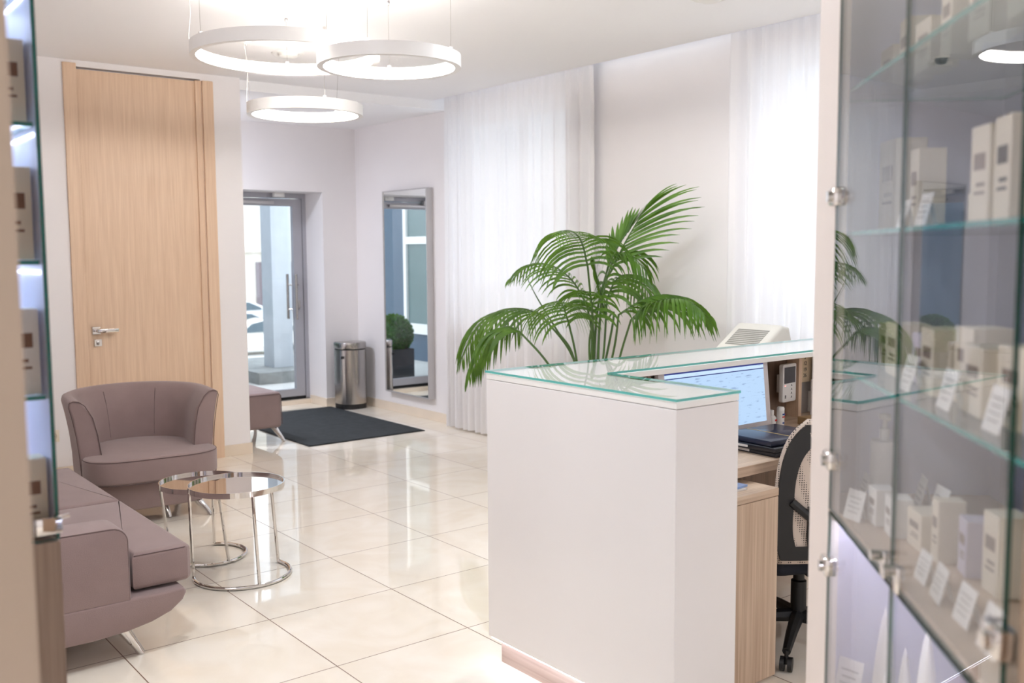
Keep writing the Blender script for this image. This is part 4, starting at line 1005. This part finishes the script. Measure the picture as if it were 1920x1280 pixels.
# ------------------------------------------------------------------ outside
struct('ground', bx(-30, 80, 12.3, 110, -2.75, -2.65), GROUND, 'bright street far below the entrance')
struct('ground_landing', bx(2.2, 7.5, 9.45, 12.3, -.4, .04), GROUND, 'pale landing outside the glass door')
t = struct('wall_landing_step', bx(4.60, 7.5, 10.55, 12.2, .041, .175), CONC, 'grey concrete step outside')
struct('column', bx(4.97, 5.22, 10.95, 11.24, .176, 3.4), mat('pale_blue_grey_paint', (192, 197, 202), .6), 'pale square column outside the entrance')
t = thing('handrail_post', 'steel handrail post outside, behind the door handle', 'railing', (5.26, 10.75, .176))
bm = BM(); tube(bm, [(0, 0, 0), (0, 0, .95)], .021, 12); obj('post', bm, STEEL, t)
bm = BM(); lathe(bm, [(0, 0), (.05, 0), (.05, .008), (0, .01)], 20); obj('foot_flange', bm, STEEL, t)
bm = BM()
for z in (.35, .62, .93): tube(bm, [(-.12, 0, z), (1.6, .3, z)], .009, 8)
obj('rail', bm, STEEL, t)
# side facade seen in the wall mirror: blue-grey wall with a white window, and a topiary
bm = BM(); box(bm, 2.0, 2.4, 9.46, 15, .04, 4)
struct('wall_outside', bm, mat('slate_blue_render', (84, 100, 116), .8), 'slate blue outside wall seen in the mirror')
bm = BM()
for a in ((11.12, 11.19, .42, 3.2), (11.73, 11.80, .42, 3.2), (11.19, 11.73, .42, .56), (11.19, 11.73, 1.66, 1.76), (11.19, 11.73, 3.1, 3.2)): box(bm, 2.40, 2.45, a[0], a[1], a[2], a[3])
w = struct('window_3', bm, WPLAST); obj('pane', bx(2.405, 2.415, 11.19, 11.73, .56, 3.1), mat('dim_window_pane', (96, 118, 118), .1), w, smooth=0)
t = thing('topiary_ball', 'clipped green ball topiary in a dark square planter outside', 'plant', (3.72, 10.0, .04))
bm = BM(); box(bm, -.18, .18, -.18, .18, 0, .37, bev=.01); obj('planter', bm, POT, t)
rnd = random.Random(5); bm = BM()
for k in range(2600):
    z = rnd.uniform(-1, 1); a = rnd.uniform(0, 2*pi); q = math.sqrt(1-z*z); nrm = Vector((q*cos(a), q*sin(a), z)); p0 = nrm*(.23*rnd.uniform(.92, 1.03))+Vector((0, 0, .54))
    u_ = nrm.orthogonal().normalized(); u_.rotate(Matrix.Rotation(rnd.uniform(0, 6), 3, nrm)); v_ = (nrm+u_*rnd.uniform(-1, 1)).normalized()
    u_ = v_.cross(nrm); u_ = u_.normalized() if u_.length > .01 else nrm.orthogonal().normalized()
    s_ = .013; bm.faces.new([bm.verts.new(p0+w_) for w_ in (-u_*s_, -v_*s_*1.6, u_*s_, v_*s_*1.6)])
obj('foliage', bm, BOXW, t, smooth=0, norm=False)
bm = BM(); bmesh.ops.create_icosphere(bm, subdivisions=3, radius=.21, matrix=Matrix.Translation((0, 0, .54))); obj('foliage_core', bm, BOXW, t)
# cars
def car(x, y, z, rz, label, col):
    t = thing('car', label, 'car', (x, y, z), rad(rz), 'parked cars in the street')
    prof = [(-2.1, .30), (-2.12, .62), (-1.95, .86), (-1.3, .93), (-.75, 1.36), (-.2, 1.47), (.6, 1.45), (1.35, 1.12), (1.9, .98), (2.15, .80), (2.15, .30)]
    bm = BM(); prism(bm, prof, -.86, .86, 'y', bev=.07, seg=3)
    for v in bm.verts:
        if v.co.z > .95: v.co.y *= 1-.22*(v.co.z-.95)/.5
    obj('car_body', bm, mat('car_paint_'+col[0], col[1], .2, coat=.6), t, smooth=50)
    gp = [(-1.12, .95), (-.70, 1.30), (-.2, 1.40), (.55, 1.38), (1.15, 1.10), (1.2, .97)]
    bm = BM()
    for s in (-1, 1):
        vs_2 = [bm.verts.new((a, s*(.875-.22*.86*max(0, b-.95)/.5), b)) for a, b in gp]; bm.faces.new(vs_2)
    obj('side_window', bm, mat('car_glass_'+col[0], (74, 90, 98), .08), t, smooth=0)
    for wx in (-1.32, 1.32):
        for wy in (-.80, .80):
            bm = BM(); tube(bm, [(wx, wy-.1*(1 if wy > 0 else -1), .32), (wx, wy+.07*(1 if wy > 0 else -1), .32)], .32, 28); w_o = obj('wheel', bm, RUBBER, t)
            bm = BM(); tube(bm, [(wx, wy+.07*(1 if wy > 0 else -1), .32), (wx, wy+.085*(1 if wy > 0 else -1), .32)], .21, 20); obj('hubcap', bm, ALUL, w_o)
car(17.25, 39.0, -2.65, -8, 'white car parked across the street, its front wheel visible beside the column', ('white', (236, 232, 222)))
car(18.3, 44.5, -2.65, -8, 'silver car behind the white one across the street', ('silver', (212, 216, 220)))
car(21.0, 51.0, -2.45, -8, 'farthest pale car under the facade across the street', ('pale', (228, 230, 232)))
# facade
t = thing('apartment_building', 'pale stone building across the street seen through the glass door', 'building', (24, 66, -2.65), rad(-8))
FAC = mat('pale_stone_facade', (224, 217, 205), .8, var=.05, vs_=2); FW = mat('facade_window_glass', (150, 158, 164), .2); DOORW = mat('facade_shopfront', (120, 108, 112), .5)
bm = BM(); box(bm, -14, 14, 0, 6, 0, 18); obj('facade_wall', bm, FAC, t, smooth=0)
bm = BM(); box(bm, -14.2, 14.2, -.4, 0, 4.3, 4.9); box(bm, -14.2, 14.2, -.5, 0, 11.8, 12.5); obj('cornice', bm, FAC, t, smooth=0)
for zz in (6.0, 9.2):
    for k in range(9):
        x = -11.6+2.9*k
        bm = BM(); box(bm, x-.75, x+.75, -.12, 0, zz-.15, zz+2.25); wf = obj('window_surround', bm, FAC, t, smooth=0)
        bm = BM(); box(bm, x-.5, x+.5, -.15, -.121, zz+.05, zz+2.05); obj('window_pane', bm, FW, wf, smooth=0)
for k in range(6):
    x = -11+4.2*k; bm = BM(); box(bm, x-1.3, x+1.3, -.1, 0, .2, 3.6); obj('shopfront', bm, DOORW, t, smooth=0)
